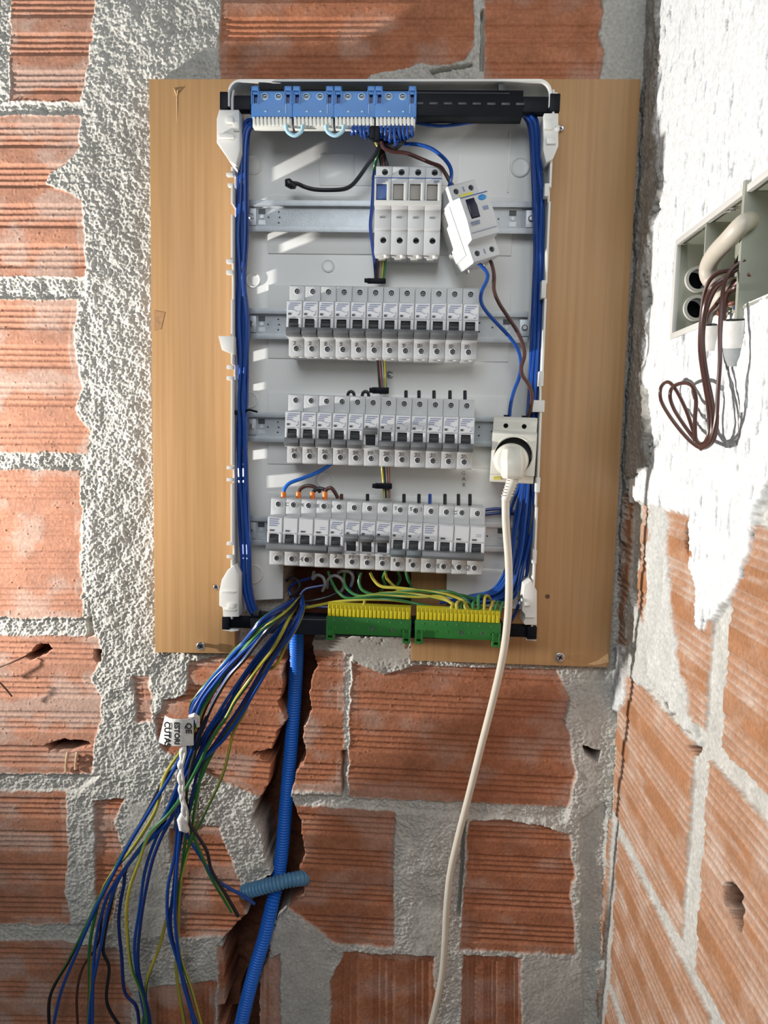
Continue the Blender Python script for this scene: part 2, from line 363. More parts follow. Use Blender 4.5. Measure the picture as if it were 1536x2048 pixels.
def build_back():
    xs = np.arange(-.72, XC+.012, RES); zs = np.arange(-.96, .62, RES)
    gx, gz = np.meshgrid(xs, zs)
    P = np.stack([gx, np.zeros_like(gx), gz], -1); X, Y = project(P)
    u, v = gx*1000, gz*1000
    w1 = fbm(u/16, v/16, 11)*9+fbm(u/4, v/4, 12, 2)*4; w2 = fbm(u/16, v/16, 21)*7+fbm(u/4, v/4, 22, 2)*4
    grain = fbm(u/2.5, v/2.5, 31, 3); grain2 = fbm(u/1.5, v/1.5, 35, 1); big = fbm(u/70, v/70, 41, 3); lump = fbm(u/17, v/17, 45, 3)
    Hp = .0034+big*.003+lump*.0026+np.maximum(grain, -.3)*.0021+grain2*.0007
    sm = np.zeros_like(gx)
    for p in SMOOTHP: sm = np.maximum(sm, pmask(X, Y, p, w1*2, w2*2, 10))
    Hs = .0042+big*.002+lump*.0009+grain*.0004
    Hp = Hp*(1-sm)+Hs*sm
    H = Hp.copy()
    # horizontal joints at the left, thin joints elsewhere: raked back
    for p in [[(-260,204),(168,206),(166,230),(-260,230)], [(-260,553),(176,556),(170,598),(-260,596)], [(-260,905),(180,907),(165,938),(-260,937)], [(-260,1236),(180,1238),(175,1268),(-260,1267)],
              [(-260,1546),(200,1548),(160,1581),(-260,1580)], [(-260,1846),(190,1848),(190,1881),(-260,1879)], [(585,1588),(1140,1614),(1130,1640),(590,1610)], [(688,1310),(704,1310),(696,1600),(684,1600)],
              [(948,-80),(970,-80),(970,160),(948,140)], [(-260,-80),(20,-80),(20,205),(-260,205)], [(1160,1640),(1210,1600),(1200,2500),(1175,2500)]]:
        m = pmask(X, Y, p, w1*.5, w2*.5, 4); H = H*(1-m)+(Hp*1.1-.0055)*m
    colr = PLAST[None, None, :]*(1+.16*big+.10*lump)[..., None]
    colr = colr*(1-sm[..., None])+(PLAST*.92)[None, None, :]*(1+.1*lump)[..., None]*sm[..., None]
    film = fbm(u/45+3, v/30, 51, 3); stain = fbm(u/22, v/13, 61, 3)
    for i, (poly, ref, vert) in enumerate(BR):
        m = pmask(X, Y, poly, w1*.55, w2*.45, 2.2)
        if ref:
            xl, tl, bl, xr, tr, br = ref; t = (X-xl)/(xr-xl)
            vv = t if vert else (Y-(tl+(tr-tl)*t))/((bl+(br-bl)*t)-(tl+(tr-tl)*t))
            g = grooves(vv+.002*lump, 3 if vert else 4, 3 if vert else 4, .0019)
        else: g = 0*X
        edge = np.clip(film*1.6+.12+.4*(sdfcap(X, Y, poly) < 14), 0, 1)
        fl = sst(.05, 1.0, edge)*.8
        if i in (0, 1, 2, 3, 4): fl = np.clip(fl*1.1+.34, 0, 1)
        if i in (5, 6): fl = np.clip(fl+.15, 0, 1)
        if i in (7, 8, 14, 15, 16, 17, 18): fl *= .6
        Hb = .0012+g*(1-.4*fl)+.00025*stain+grain*.00018+np.maximum(grain-.55, 0)*.004
        c = BRICK*(1 if i not in (13, 14, 15, 16, 17, 18) else .86)
        cb = c[None, None, :]*(1+.22*stain+.05*grain)[..., None]
        cb = cb*(1-.62*fl[..., None])+FILM[None, None, :]*.62*fl[..., None]
        H = H*(1-m)+Hb*m; colr = colr*(1-m[..., None])+cb*m[..., None]
    # cavities
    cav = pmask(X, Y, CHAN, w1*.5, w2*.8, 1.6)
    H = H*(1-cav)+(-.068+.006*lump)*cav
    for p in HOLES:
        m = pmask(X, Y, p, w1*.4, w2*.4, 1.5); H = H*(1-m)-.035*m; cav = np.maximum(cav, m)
    for p in GAPS:
        m = pmask(X, Y, p, w1*.25, w2*.25, 1.2); H = H*(1-m)-.016*m
    colr = colr*(1-cav[..., None])+(BRICK2*.40)[None, None, :]*(1+.3*stain)[..., None]*cav[..., None]  # shade inside channel and holes painted in as a darkened brick colour
    # the wall under the board is flat mortar
    bm_ = pmask(X, Y, [(300,165),(1275,165),(1216,1330),(312,1300)], 0*w1, 0*w2, 3)
    H = np.where(bm_ > .5, np.minimum(H, .0035), np.minimum(H, .013))
    P[..., 1] = -H
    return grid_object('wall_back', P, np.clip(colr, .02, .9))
def sdfcap(X, Y, poly):
    xs = [p[0] for p in poly]; ys = [p[1] for p in poly]
    out = np.full(X.shape, 99., np.float32)
    sel = (X > min(xs)-5) & (X < max(xs)+5) & (Y > min(ys)-5) & (Y < max(ys)+5)
    if sel.any(): out[sel] = np.abs(sdf(X[sel], Y[sel], poly))
    return out

BOXL = [(1360,478),(1500,398),(1560,366),(1560,590),(1490,632),(1400,648),(1356,662)]   # mouth of the junction box as the photo shows it
def build_right():
    ys = np.arange(-.62, .012, RES); zs = np.arange(-.96, .62, RES)
    gy, gz = np.meshgrid(ys, zs)
    P = np.stack([np.full_like(gy, XC), gy, gz], -1); X, Y = project(P)
    u, v = gy*1000, gz*1000
    w1 = fbm(u/16, v/16, 111)*7+fbm(u/4, v/4, 112, 2)*3; w2 = fbm(u/16, v/16, 121)*7+fbm(u/4, v/4, 122, 2)*3
    grain = fbm(u/3.2, v/3.2, 131, 3); big = fbm(u/60, v/90, 141, 3); lump = fbm(u/13, v/26, 145, 3); film = fbm(u/40, v/28, 151, 3); stain = fbm(u/22, v/13, 161, 3)
    # brick courses (joints at these heights), upright joints staggered
    joints = [-1.08, -.875, -.668, -.462, -.255, -.048]
    H = -.004+big*.0015+lump*.0012+grain*.0012
    WH = np.array((.80, .82, .82)); JO = np.array((.58, .57, .53))
    colr = JO[None, None, :]*(1+.14*lump+.10*grain)[..., None]
    vj = {-1.08: [-.1, -.37], -.875: [-.02, -.30], -.668: [-.03, -.345], -.462: [.0, -.278], -.255: [-.055, -.30]}
    for k, z0 in enumerate(joints[:-1]):
        z1 = joints[k+1]; a = vj[z0]; cuts = [.3]+a+[-.6]
        for q in range(len(cuts)-1):
            ya, yb = cuts[q+1], cuts[q]
            ga = .018 if q+1 < len(cuts)-1 else 0; gb = .018 if q > 0 else 0
            dx = np.minimum(gy-(ya+ga), (yb-gb)-gy)*1000; dz = np.minimum(gz-(z0+.010), (z1-.010)-gz)*1000
            m = sst(-.8, .8, np.minimum(dx+w1*.3, dz+w2*.3))
            vv = (gz-z0)/(z1-z0); g = grooves(vv, 4, 4, .0015)
            rib = np.clip(-g/.0015, 0, 1.35)/1.35; zone = (rib > .2).astype(float)
            fl = np.clip(sst(.1, .9, film+.15)*.40+zone*(1-rib)*(.55+.5*film)+zone*.12+.5*sst(.3, .8, fbm(u/70, v/9, 181, 3)), 0, .85)
            cb = (BRICK*np.array((.95, 1.15, 1.1)))[None, None, :]*(1+.16*stain)[..., None]; cb = cb*(1-fl[..., None])+np.array((.62, .50, .42))[None, None, :]*fl[..., None]
            H = H*(1-m)+(.001+g+.0002*grain)*m; colr = colr*(1-m[..., None])+cb*m[..., None]
    # white painted plaster, then bare mortar strips
    WP = [(1326,-120),(1324,60),(1322,200),(1316,290),(1330,340),(1322,420),(1298,460),(1296,520),(1305,610),(1290,640),(1288,760),(1300,790),(1312,850),(1306,930),(1262,960),(1266,1000),(1300,1010),(1340,1020),(1385,1030),(1388,1100),(1400,1240),
          (1405,1262),(1470,1190),(1500,1110),(1520,1020),(1570,900),(1700,800),(1700,-400),(1330,-400)]
    m = pmask(X, Y, WP, w1*1.3, w2*1.3, 3)
    pit = np.maximum(fbm(u/5, v/16, 171, 3)-.34, 0)*(.7+.9*(big > 0))
    Hw = .0035+big*.003+lump*.002+grain*.0004-pit*.020
    wc = WH[None, None, :]*(1+.05*lump)[..., None]; pc = sst(.03, .22, pit)[..., None]; wc = wc*(1-pc)+np.array((.33, .33, .33))*pc
    H = H*(1-m)+Hw*m; colr = colr*(1-m[..., None])+wc*m[..., None]
    for poly, hh, cc in [([(1300,1010),(1335,1015),(1345,1200),(1360,1330),(1400,1490),(1330,1400),(1285,1330),(1296,1200)], .003, (.60,.60,.57)),
                         ([(1226,1290),(1252,1290),(1252,1400),(1240,1420),(1226,1418)], .004, (.66,.68,.68)),
                         ([(1255,1180),(1300,1260),(1300,1380),(1250,1350)], .002, (.55,.55,.52)),
                         ([(1285,-120),(1326,-120),(1322,290),(1330,350),(1296,520),(1300,640),(1292,760),(1305,930),(1262,960),(1230,1300),(1225,1300),(1270,600)], .006, (.36,.34,.31))]:
        m = pmask(X, Y, poly, w1, w2, 3); H = H*(1-m)+(hh+lump*.003+grain*.0012)*m; colr = colr*(1-m[..., None])+(np.array(cc)[None, None, :]*(1+.15*lump)[..., None])*m[..., None]
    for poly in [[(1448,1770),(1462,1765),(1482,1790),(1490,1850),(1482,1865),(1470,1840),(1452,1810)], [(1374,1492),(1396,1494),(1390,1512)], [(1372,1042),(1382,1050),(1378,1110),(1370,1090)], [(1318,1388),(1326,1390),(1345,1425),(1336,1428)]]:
        m = pmask(X, Y, poly, w1*.5, w2*.5, 1.5); H = H*(1-m)-.03*m; colr = colr*(1-.9*m[..., None])  # holes sunk, and their shade painted in by darkening the colour
    P[..., 0] = XC-np.clip(H, -.04, .014)
    drop = (gy < BY0-.001) & (gy > BY3+.001) & (gz < BZ1-.001) & (gz > BZ0+.001)
    return grid_object('wall_right', P, np.clip(colr, .02, .9), drop)
BY0, BY3 = atx(1360, 570, XC).y, -.50
BY1, BY2 = atx(1420, 540, XC).y, atx(1500, 510, XC).y
BZ0, BZ1 = .108, .194
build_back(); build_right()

# ------------------------------------------------------------------ backing board
def board():
    out = [(298,158),(1282,158),(1218,1335),(822,1321),(822,1130),(470,1130),(470,1307),(310,1305)]
    # the panel is cut away at its lower middle so the cables can pass
    P = [at(x, y, .020) for x, y in out]; o0 = P[0]
    mb = MB().prism([(p.x-o0.x, p.z-o0.z) for p in P], .020-.020, .020-.006, 'y')
    t = thing('backing_board', 'light brown wood veneer board behind the white distribution enclosure, fixed on the masonry', 'board', (o0.x, -.020, o0.z))
    mb.build('panel', M['board'], t, bevel=.0006)
    k = at(352, 180, .0212); e = MB()
    e.tube([(k.x-o0.x-.003, .0004, k.z-o0.z+.003), (k.x-o0.x-.001, -.0012, k.z-o0.z-.001), (k.x-o0.x, .0002, k.z-o0.z-.006)], [.0004, .0010, .0004], 6)
    e.tube([(k.x-o0.x+.005, .0003, k.z-o0.z+.003), (k.x-o0.x+.002, -.0014, k.z-o0.z-.001), (k.x-o0.x+.001, .0002, k.z-o0.z-.006)], [.0004, .0010, .0004], 6)
    e.tube([(k.x-o0.x+.0006, .0000, k.z-o0.z-.004), (k.x-o0.x+.0006, .0002, k.z-o0.z-.022), (k.x-o0.x+.0006, .0004, k.z-o0.z-.042)], [.0006, .0006, .0003], 6)
    e.build('splinter', M['edge'], t)
    c = at(1200, 1327, .0202); q = MB()
    q.prism([(c.x-o0.x-.016, c.z-o0.z-.002), (c.x-o0.x-.002, c.z-o0.z+.004), (c.x-o0.x+.009, c.z-o0.z+.013), (c.x-o0.x+.010, c.z-o0.z+.002), (c.x-o0.x-.004, c.z-o0.z-.002)], -.0007, .0005, 'y')
    q.build('split_corner', M['edge'], t)
    g = at(1095, 1193, .020); h = MB().lathe([(.0028, -.0003), (.0028, .004)], (g.x-o0.x, 0, g.z-o0.z)); h.build('nail_hole', M['twig'], t)
    g = at(312, 645, .020); h = MB().prism([(g.x-o0.x-.002, g.z-o0.z-.010), (g.x-o0.x+.006, g.z-o0.z-.008), (g.x-o0.x+.011, g.z-o0.z+.012), (g.x-o0.x-.002, g.z-o0.z+.014)], -.0003, .001, 'y'); h.build('torn_veneer', mat('torn_veneer', (.40, .22, .10), .8, var=.2, scale=200), t)
board()
def screw(px, py, dep, label, r=.0052, tall=.006):
    p = at(px, py, dep); t = thing('board_screw', label, 'screw', p)
    MB().lathe([(r*.45, .0), (r*.5, -tall*.6), (r, -tall*.65), (r*1.02, -tall*.9), (r*.85, -tall), (r*.4, -tall*.93)], n=24).build('head', M['screw'], t)
    mb = MB(); mb.box(-r*.55, r*.55, -tall-.0003, -tall+.001, -r*.1, r*.1); mb.box(-r*.1, r*.1, -tall-.0003, -tall+.001, -r*.55, r*.55)
    mb.build('cross_slot', M['dark'], t).rotation_euler = (0, .5, 0)
screw(405, 1289, .020, 'steel screw with raised head at the lower left corner of the wooden board', tall=.009)
screw(1119, 1313, .020, 'steel screw driven near the lower right corner of the wooden board', .0058, .005)
screw(1121, 259, .020, 'small steel screw at the upper right of the white enclosure rim', .0030, .004)
screw(434, 1173, .020, 'dark screw beside the lower left bracket of the enclosure', .0032, .005)

# ------------------------------------------------------------------ enclosure tray
EB = at(770, 700, .026)           # reference point of the tray
TR = thing('enclosure_tray', 'open white plastic distribution board enclosure holding rows of breakers, mounted on the wooden board', 'electrical enclosure', (EB.x, -.026, EB.z))
def L_(px, py, dep): p = at(px, py, dep); return (p.x-EB.x, p.y+.026, p.z-EB.z)
def X_(px, py, dep): return L_(px, py, dep)[0]
def Z_(px, py, dep): return L_(px, py, dep)[2]
xl, xr = -.2125-EB.x, .133-EB.x
zt = .3856-EB.z; zb = Z_(770, 1212, .03)
# back panel with the cable opening cut out of its lower middle
oxl, oxr, ozt = X_(566, 1170, .026), X_(893, 1170, .026), Z_(700, 1128, .026)
mb = MB().prism([(xl+.001, zb), (xl+.001, zt-.002), (xr-.001, zt-.002), (xr-.001, zb), (oxr, zb+.004), (oxr, ozt), (oxl, ozt), (oxl, zb+.004)], 0, .0045)
bp = mb.build('back_panel', M['tray'], TR, bevel=.0008)
# embossed frames and bosses of the moulded back
em = MB()
def emb_rect(x0, y0, x1, y1, w=.0045, h=.0018):
    a = L_(x0, y0, .026); b = L_(x1, y1, .026)
    xa, xb, za, zb_ = a[0], b[0], b[2], a[2]
    em.box(xa, xb, -h, .0005, zb_-w, zb_); em.box(xa, xb, -h, .0005, za, za+w); em.box(xa, xa+w, -h, .0005, za, zb_); em.box(xb-w, xb, -h, .0005, za, zb_)
for (x0, y0, x1, y1) in [(537,392,1022,512),(537,570,1016,724),(537,785,1010,938),(533,985,1002,1098)]:
    a = L_(x0, y0, .026); b = L_(x1, y1, .026); em.box(a[0], b[0], -.0020, .001, b[2], a[2])
for (x0, y0, x1, y1) in [(640,308,706,372),(709,308,764,372),(767,308,916,372)]:
    a = L_(x0, y0, .026); b = L_(x1, y1, .026); em.box(a[0], b[0], -.0008, .001, b[2], a[2])
for x, y in [(1020, 262)]: 
    a = L_(x, 262, .026); b = L_(x, 385, .026); em.box(a[0]-.001, a[0]+.001, -.0015, .0005, b[2], a[2])
for x, y, r in [(657, 532, .0075), (507, 330, .011), (1040, 335, .011), (507, 1148, .012), (507, 560, .009), (500, 800, .010), (650, 960, .010)]:
    c = L_(x, y, .026)
    em.lathe([(r, .0005), (r, -.0016), (r-.0012, -.0022), (r-.0022, -.0012), (r*.3, -.0012)], (c[0], 0, c[2]), n=32)
em.build('moulded_relief', M['tray'], TR, bevel=.0006)
text('G', .0062, M['pencil_ink'], TR, tuple(Vector(L_(927, 946, .0262))+Vector((0, -.0022, 0))), name='marker_writing')
text('A', .0062, M['pencil_ink'], TR, tuple(Vector(L_(928, 958, .0262))+Vector((0, -.0003, 0))), name='marker_writing')
text('R', .0062, M['pencil_ink'], TR, tuple(Vector(L_(928, 970, .0262))+Vector((0, -.0003, 0))), name='marker_writing')
RIM = -(.072-.026)
def zrow(py): return Z_(480, py, .07)
# side walls, notched along the front edge so daylight slips through
def side(x, sgn, notches, name):
    z0, z1 = zb-.012, zt-.020
    out = [(.004, z0), (RIM, z0)]
    for za, zc, d in sorted(notches):
        out += [(RIM, za), (RIM+d, za+.001), (RIM+d, zc-.001), (RIM, zc)]
    out += [(RIM, z1), (RIM+.006, z1+.012), (.004, z1+.018)]
    m = MB().prism(out, x, x+sgn*.0024, 'x'); o = m.build(name, M['rim'], TR, bevel=.0004)
    if sgn < 0:
        c = MB()
        for y0, y1, d0, d1 in [(338,368,.0340,.0455),(408,436,.0400,.0500),(392,402,.0285,.0325),(470,484,.0330,.0450),(545,585,.0300,.0350),(700,722,.0290,.0330),(768,784,.0290,.0325),(905,925,.0290,.0330),(500,520,.0380,.0460),(960,985,.0330,.0420)]:
            c.box(x-.006, x+.006, -(d1-.026), -(d0-.026), zrow(y0), zrow(y1))
        cut(o, [c])
    return o
side(xl, -1, [(zrow(372), zrow(345), .016), (zrow(600), zrow(520), .005), (zrow(335), zrow(318), .022), (zrow(430), zrow(408), .018), (zrow(760), zrow(728), .014), (zrow(968), zrow(930), .010), (zrow(1120), zrow(1085), .010), (zrow(300), zrow(262), .020)], 'side_wall')
side(xr, 1, [(zrow(400), zrow(372), .008), (zrow(590), zrow(560), .008), (zrow(790), zrow(748), .008), (zrow(1000), zrow(960), .008)], 'side_wall')
# outer side lip, roof with rounded corners
m = MB(); R = .014
xo0, xo1 = -.2186-EB.x, .1318-EB.x
def arc(cx, cz, r, a0, a1, n=8): return [(cx+r*math.cos(a0+(a1-a0)*i/n), cz+r*math.sin(a0+(a1-a0)*i/n)) for i in range(n+1)]
outer = [(xo0, zt-.028)]+arc(xo0+R, zt-R, R, math.pi, math.pi/2)+arc(xo1-R, zt-R, R, math.pi/2, 0)+[(xo1, zt-.028)]
q = .0024
inner = [(xo1-q, zt-.028)]+arc(xo1-R, zt-R, R-q, 0, math.pi/2)+arc(xo0+R, zt-R, R-q, math.pi/2, math.pi)+[(xo0+q, zt-.028)]
m.prism(outer+inner, RIM, .004); m.build('top_wall', M['rim'], TR, smooth=True)
# corner brackets
def bracket(pts, d0, d1, extra, name='corner_bracket'):
    P = [L_(x, y, d1) for x, y in pts]
    b = MB().prism([(p[0], p[2]) for p in P], -(d1-.026), -(d0-.026)); o = b.build(name, M['rim'], TR, bevel=.0012)
    e = MB()
    for (x0, y0, x1, y1, da, db) in extra:
        a = L_(x0, y0, db); c = L_(x1, y1, db); e.box(a[0], c[0], -(db-.026), -(da-.026), c[2], a[2])
    if extra: e.build('clip', M['rim'], o, bevel=.0006)
bracket([(450,219),(478,219),(480,300),(472,330),(458,322),(440,292),(433,285),(433,238),(438,219)], .040, .077, [(452,232,466,244,.07,.082),(437,266,468,275,.07,.081),(466,240,478,262,.05,.079)])
bracket([(1088,226),(1117,226),(1117,292),(1106,318),(1092,325),(1086,300)], .040, .077, [(1090,238,1106,256,.07,.081),(1112,250,1119,262,.06,.078),(1094,275,1112,287,.06,.080)])
bracket([(455,1140),(468,1130),(478,1150),(478,1234),(446,1234),(445,1215),(438,1212),(438,1184),(443,1160)], .040, .077, [(443,1183,470,1186,.07,.080),(456,1208,470,1216,.07,.081),(446,1218,472,1222,.07,.080)])
bracket([(1048,1170),(1062,1160),(1074,1182),(1074,1250),(1050,1250),(1046,1246),(1052,1232),(1044,1222)], .040, .077, [(1050,1205,1060,1212,.07,.081),(1050,1232,1070,1236,.07,.080)])
for pl in ([(440,184),(452,184),(452,220),(440,220)], [(1104,184),(1116,184),(1117,228),(1104,228)], [(444,1234),(478,1236),(478,1262),(462,1264),(444,1260)], [(1052,1250),(1074,1250),(1073,1283),(1052,1281)]):
    bracket(pl, .040, .0655, [], 'bar_seat')
# tabs along the rim
for (x0, y0, x1, y1) in [(437,672,468,704),(452,345,466,351),(455,366,466,372),(452,518,466,526),(452,540,466,548),(453,730,466,738),(453,752,466,760),(453,932,466,939),(453,956,466,963),(453,1084,466,1091),(453,1110,466,1117)]:
    a = L_(x0, y0, .073); b = L_(x1, y1, .073)
    t_ = MB()
    if x0 == 437: t_.prism([(a[0], a[2]), (b[0], a[2]), (b[0], b[2]-.003), (a[0]+.004, b[2]+.002)], RIM-.002, RIM+.010)
    else: t_.box(a[0], b[0], RIM-.001, RIM+.006, b[2], a[2])
    t_.build('rim_tab', M['rim'], TR, bevel=.0006)
for (x0, y0, x1, y1) in [(1090,366,1098,392),(1084,560,1092,596),(1079,742,1087,772),(1066,800,1089,824),(1073,955,1080,985),(1066,1100,1073,1128)]:
    a = L_(x0, y0, .074); b = L_(x1, y1, .074)
    MB().box(a[0], b[0], RIM-.0015, RIM+.010, b[2], a[2]).build('rim_tab', M['rim'], TR, bevel=.0006)
# little fixing screw moulded through the back between the breaker rows
c = L_(780, 750, .026); MB().lathe([(.004, 0), (.004, -.002), (.0024, -.0034), (.001, -.0036)], (c[0], 0, c[2]), n=16).build('fixing_screw', M['screw'], TR)

# ------------------------------------------------------------------ DIN rails
def rail(x0, x1, y, label, holes=True):
    a = at(x0, y, .040); b = at(x1, y+ (x1-x0)*.006, .040); Ln = b.x-a.x; ang = 0
    t = thing('mounting_rail', label, 'rail', (a.x, -.0345, a.z), group=None)
    h = .0175; prof = [(.0, -.0125), (.0, .0125), (-.0060, .0125), (-.0060, h), (-.0072, h), (-.0072, .0113), (-.0012, .0113), (-.0012, -.0113), (-.0072, -.0113), (-.0072, -h), (-.0060, -h), (-.0060, -.0125)]
    m = MB().prism([(p[0], p[1]) for p in prof], 0, Ln, 'x'); rb = m.build('profile', M['steel'], t, bevel=.0002)
    for sx in (.003, Ln-.009):
        c = MB().box(sx, sx+.011, -.0030, .0002, -.0095, .0095); c.box(sx+.004, sx+.007, -.0046, -.003, -.0160, -.0110); c.box(sx+.004, sx+.007, -.0046, -.003, .0110, .0160)
        cl = c.build('end_bracket', M['steel'], t, bevel=.0003)
        MB().lathe([(.0034, -.003), (.0034, -.0046), (.0022, -.0056), (.0008, -.0056)], (sx+.0055, 0, 0), n=18).build('fixing_screw', M['screw'], t)
    for sx in (.0165, Ln-.028):
        d = MB(); d.box(sx, sx+.008, -.00135, -.0008, .0035, .0095); d.box(sx, sx+.008, -.0016, -.0011, -.0085, -.0032, 1); d.lathe([(.0022, -.0009), (.0022, -.0020), (.0012, -.0020)], (sx+.004, 0, .0005), n=14, m=1); d.build('punched_slot', [M['darkgrey'], M['steel']], t)
    d = MB()
    for sx, sz in [(.028, 0), (.041, 0), (.040, .006), (.040, -.006), (Ln-.04, 0), (Ln-.055, .005), (Ln-.055, -.005), (Ln*.5, .005)]:
        d.lathe([(.0011, -.0009), (.0011, -.00135)], (sx, 0, sz), n=10)
    d.build('punched_holes', M['darkgrey'], t)
rail(487, 1069, 432, 'top zinc plated rail behind the four-pole main switch')
rail(487, 1056, 647, 'zinc plated rail carrying the upper row of twelve breakers')
rail(487, 1054, 853, 'zinc plated rail carrying the middle row of breakers and the power socket')
rail(487, 1044, 1060, 'lowest zinc plated rail, carrying the row with two four-pole breakers')

# ------------------------------------------------------------------ carrier bars and terminal blocks
def bar(x0, y0, x1, y1, h, label, ribs):
    a = at(x0, y0, .070); b = at(x1, y1, .070); v = b-a; Ln = v.length
    t = thing('terminal_carrier_bar', label, 'mounting bar', a, (0, -math.atan2(v.z, v.x), 0))
    m = MB().box(.030, Ln-.035, 0, .020, -h/2, h/2); m.box(.0, .036, .002, .014, -h*.28, h*.28); m.box(Ln-.040, Ln, .002, .014, -h*.30, h*.30)
    m.box(-.003, .006, -.003, .010, -h*.34, h*.34); m.box(Ln-.007, Ln+.004, -.003, .010, -h*.34, h*.34)
    m.build('bar', M['dark'], t, bevel=.0010)
    e = MB()
    for i in range(ribs): x = .21+i*.0155; e.box(x, x+.009, -.0006, .002, -.002, .0005)
    e.box(Ln-.062, Ln-.055, -.001, .012, h/2-.001, h/2+.006); e.box(.034, .040, -.001, .012, h/2-.001, h/2+.004)
    e.box(.05, Ln-.05, -.0005, .002, h/2-.004, h/2-.003); e.build('lugs', M['darkgrey'], t, bevel=.0003)
    return t
bar(446, 203, 1112, 207, .027, 'black plastic bar across the top of the enclosure holding the blue terminal blocks', 8)
bar(450, 1246, 1066, 1265, .022, 'black plastic bar across the bottom of the enclosure holding the green terminal blocks', 2)

def neutral_block():
    t = thing('neutral_terminal_block', '', 'terminal block', (0,0,0)); W = .0452
    m = MB().box(0, W, -.020, 0, -.016, .0125); b = m.build('body', M['tblue'], t, bevel=.0007)
    cut(b, [MB().box(.003, .0085, -.030, -.014, -.001, .009), MB().box(W-.0085, W-.003, -.030, -.014, -.001, .009)]+[MB().lathe([(.0031, -.030), (.0031, -.016)], (x, 0, .0065)) for x in (.0150, .0300)])
    for x in (0, W-.009): 
        l = MB(); l.box(x, x+.0085, -.0215, -.004, .0125, .0175)
        l.box(x, x+.0012, -.0215, -.0195, -.002, .0175); l.box(x+.0073, x+.0085, -.0215, -.0195, -.002, .0175); l.box(x+.0015, x+.007, -.0212, -.0195, .0085, .0105)
        l.build('latch', M['tblue'], t, bevel=.0003)
    k = MB()
    for x in (.0034, W-.0081): k.box(x, x+.0047, -.0155, -.0145, -.0005, .0085)
    k.build('latch_slot', M['tbluedk'], t)
    for x in (.0150, .0300):
        s = MB().lathe([(.0030, -.016), (.0027, -.0185), (.0008, -.0185)], (x, 0, .0065), n=18).build('clamp_screw', M['tscrew'], t)
        MB().lathe([(.0039, -.0198), (.0039, -.0204), (.0032, -.0205), (.0032, -.0198)], (x, 0, .0065), n=20, ring=True).build('screw_collar', M['ltblue'], t)
        MB().box(x-.0020, x+.0020, -.0188, -.018, .0061, .0069).build('slot', M['dark'], s)
    g = MB(); 
    for x in (.0155, .0305): g.box(x-.0012, x+.0012, -.0203, -.0198, -.0105, -.0098); g.box(x-.0003, x+.0012, -.0203, -.0198, -.0098, -.0090)
    for x in (.0380,): g.box(x-.0002, x+.0002, -.0203, -.0198, -.012, .012)
    g.build('moulded_mark', M['ltblue'], t)
    c = MB().box(.0012, W-.0012, -.0165, -.002, -.0262, -.0158)
    n = 10
    for i in range(n):
        x = .0016+i*(W-.0032)/n
        c.prism([(x, -.016), (x+.0028, -.016), (x+.0034, -.0250), (x+.0006, -.0250)], -.0205, -.015)
    c.build('plug_in_clamps', M['twhite'], t, bevel=.0003)
    return t
proto = neutral_block()
for i, (x, y) in enumerate([(502, 204), (585, 204), (668, 205), (750, 205)]):
    o = proto if i == 0 else dup(proto)
    p = at(x, 172, .0860); o.location = (p.x, -.071, p.z-.0163); o.scale = (.985, .70, .93); o['group'] = 'blue neutral terminal blocks'
    o['label'] = ['blue and white terminal block at the far left, no wires in it',
        'second blue terminal block from the left, joined to its neighbours by pale blue loops',
        'third blue terminal block from the left, blue wires only in its right half',
        'rightmost blue terminal block, filled with blue wires along its underside'][i]
def earth_block():
    t = thing('earth_terminal_block', '', 'terminal block'); W = .0975
    b = MB().box(0, W, -.022, 0, -.0215, 0).build('body', M['tgreen'], t, bevel=.0007)
    cut(b, [MB().lathe([(.0024, -.030), (.0024, -.017)], (x, 0, -.0135)) for x in (.053, .0755, .0945-.006)])
    for x in (.0005, W-.0095):
        l = MB(); l.box(x, x+.0022, -.0240, -.006, -.027, -.012); l.box(x+.0068, x+.009, -.0240, -.006, -.027, -.012); l.box(x, x+.009, -.0240, -.006, -.029, -.0262); l.box(x+.0022, x+.0068, -.0232, -.0215, -.0235, -.0165)
        l.build('latch', M['tgreen'], t, bevel=.0003)
    for x in (.053, .0755): MB().lathe([(.0022, -.017), (.0022, -.020), (.0006, -.020)], (x, 0, -.0135), n=16).build('clamp_screw', M['screw'], t)
    g = MB()
    for i in range(7): g.lathe([(.0010, -.0218), (.0010, -.0223), (.0003, -.0223)], (.009+i*.0128, 0, -.004), n=8); g.box(.0105+i*.0128, .0113+i*.0128, -.0223, -.0218, -.0145, -.0115)
    g.build('moulded_mark', mat('faded_green', (.08, .26, .06), .5), t)
    c = MB().box(.0012, W-.0012, -.017, -.002, 0, .0140)
    n = 20
    for i in range(n):
        x = .0016+i*(W-.0032)/n; c.box(x, x+.0036, -.0215, -.016, .0004, .0098); c.box(x, x+.0012, -.0200, -.016, .0098, .0142)
    c.build('plug_in_clamps', M['tyellow'], t, bevel=.0003)
    return t
proto = earth_block()
for i, (x, y) in enumerate([(653, 1238), (831, 1244)]):
    o = proto if i == 0 else dup(proto)
    p = at(x, [1210, 1217][i], .0905); o.location = (p.x, -.071, p.z-.0130); o.rotation_euler = (0, .012, 0); o.scale = (.99, .9, .93); o['group'] = 'green earth terminal blocks'
    o['label'] = ['left green and yellow earth terminal block, almost empty, on the bottom bar', 'right green and yellow earth terminal block with striped wires plugged in, behind the white cable'][i]

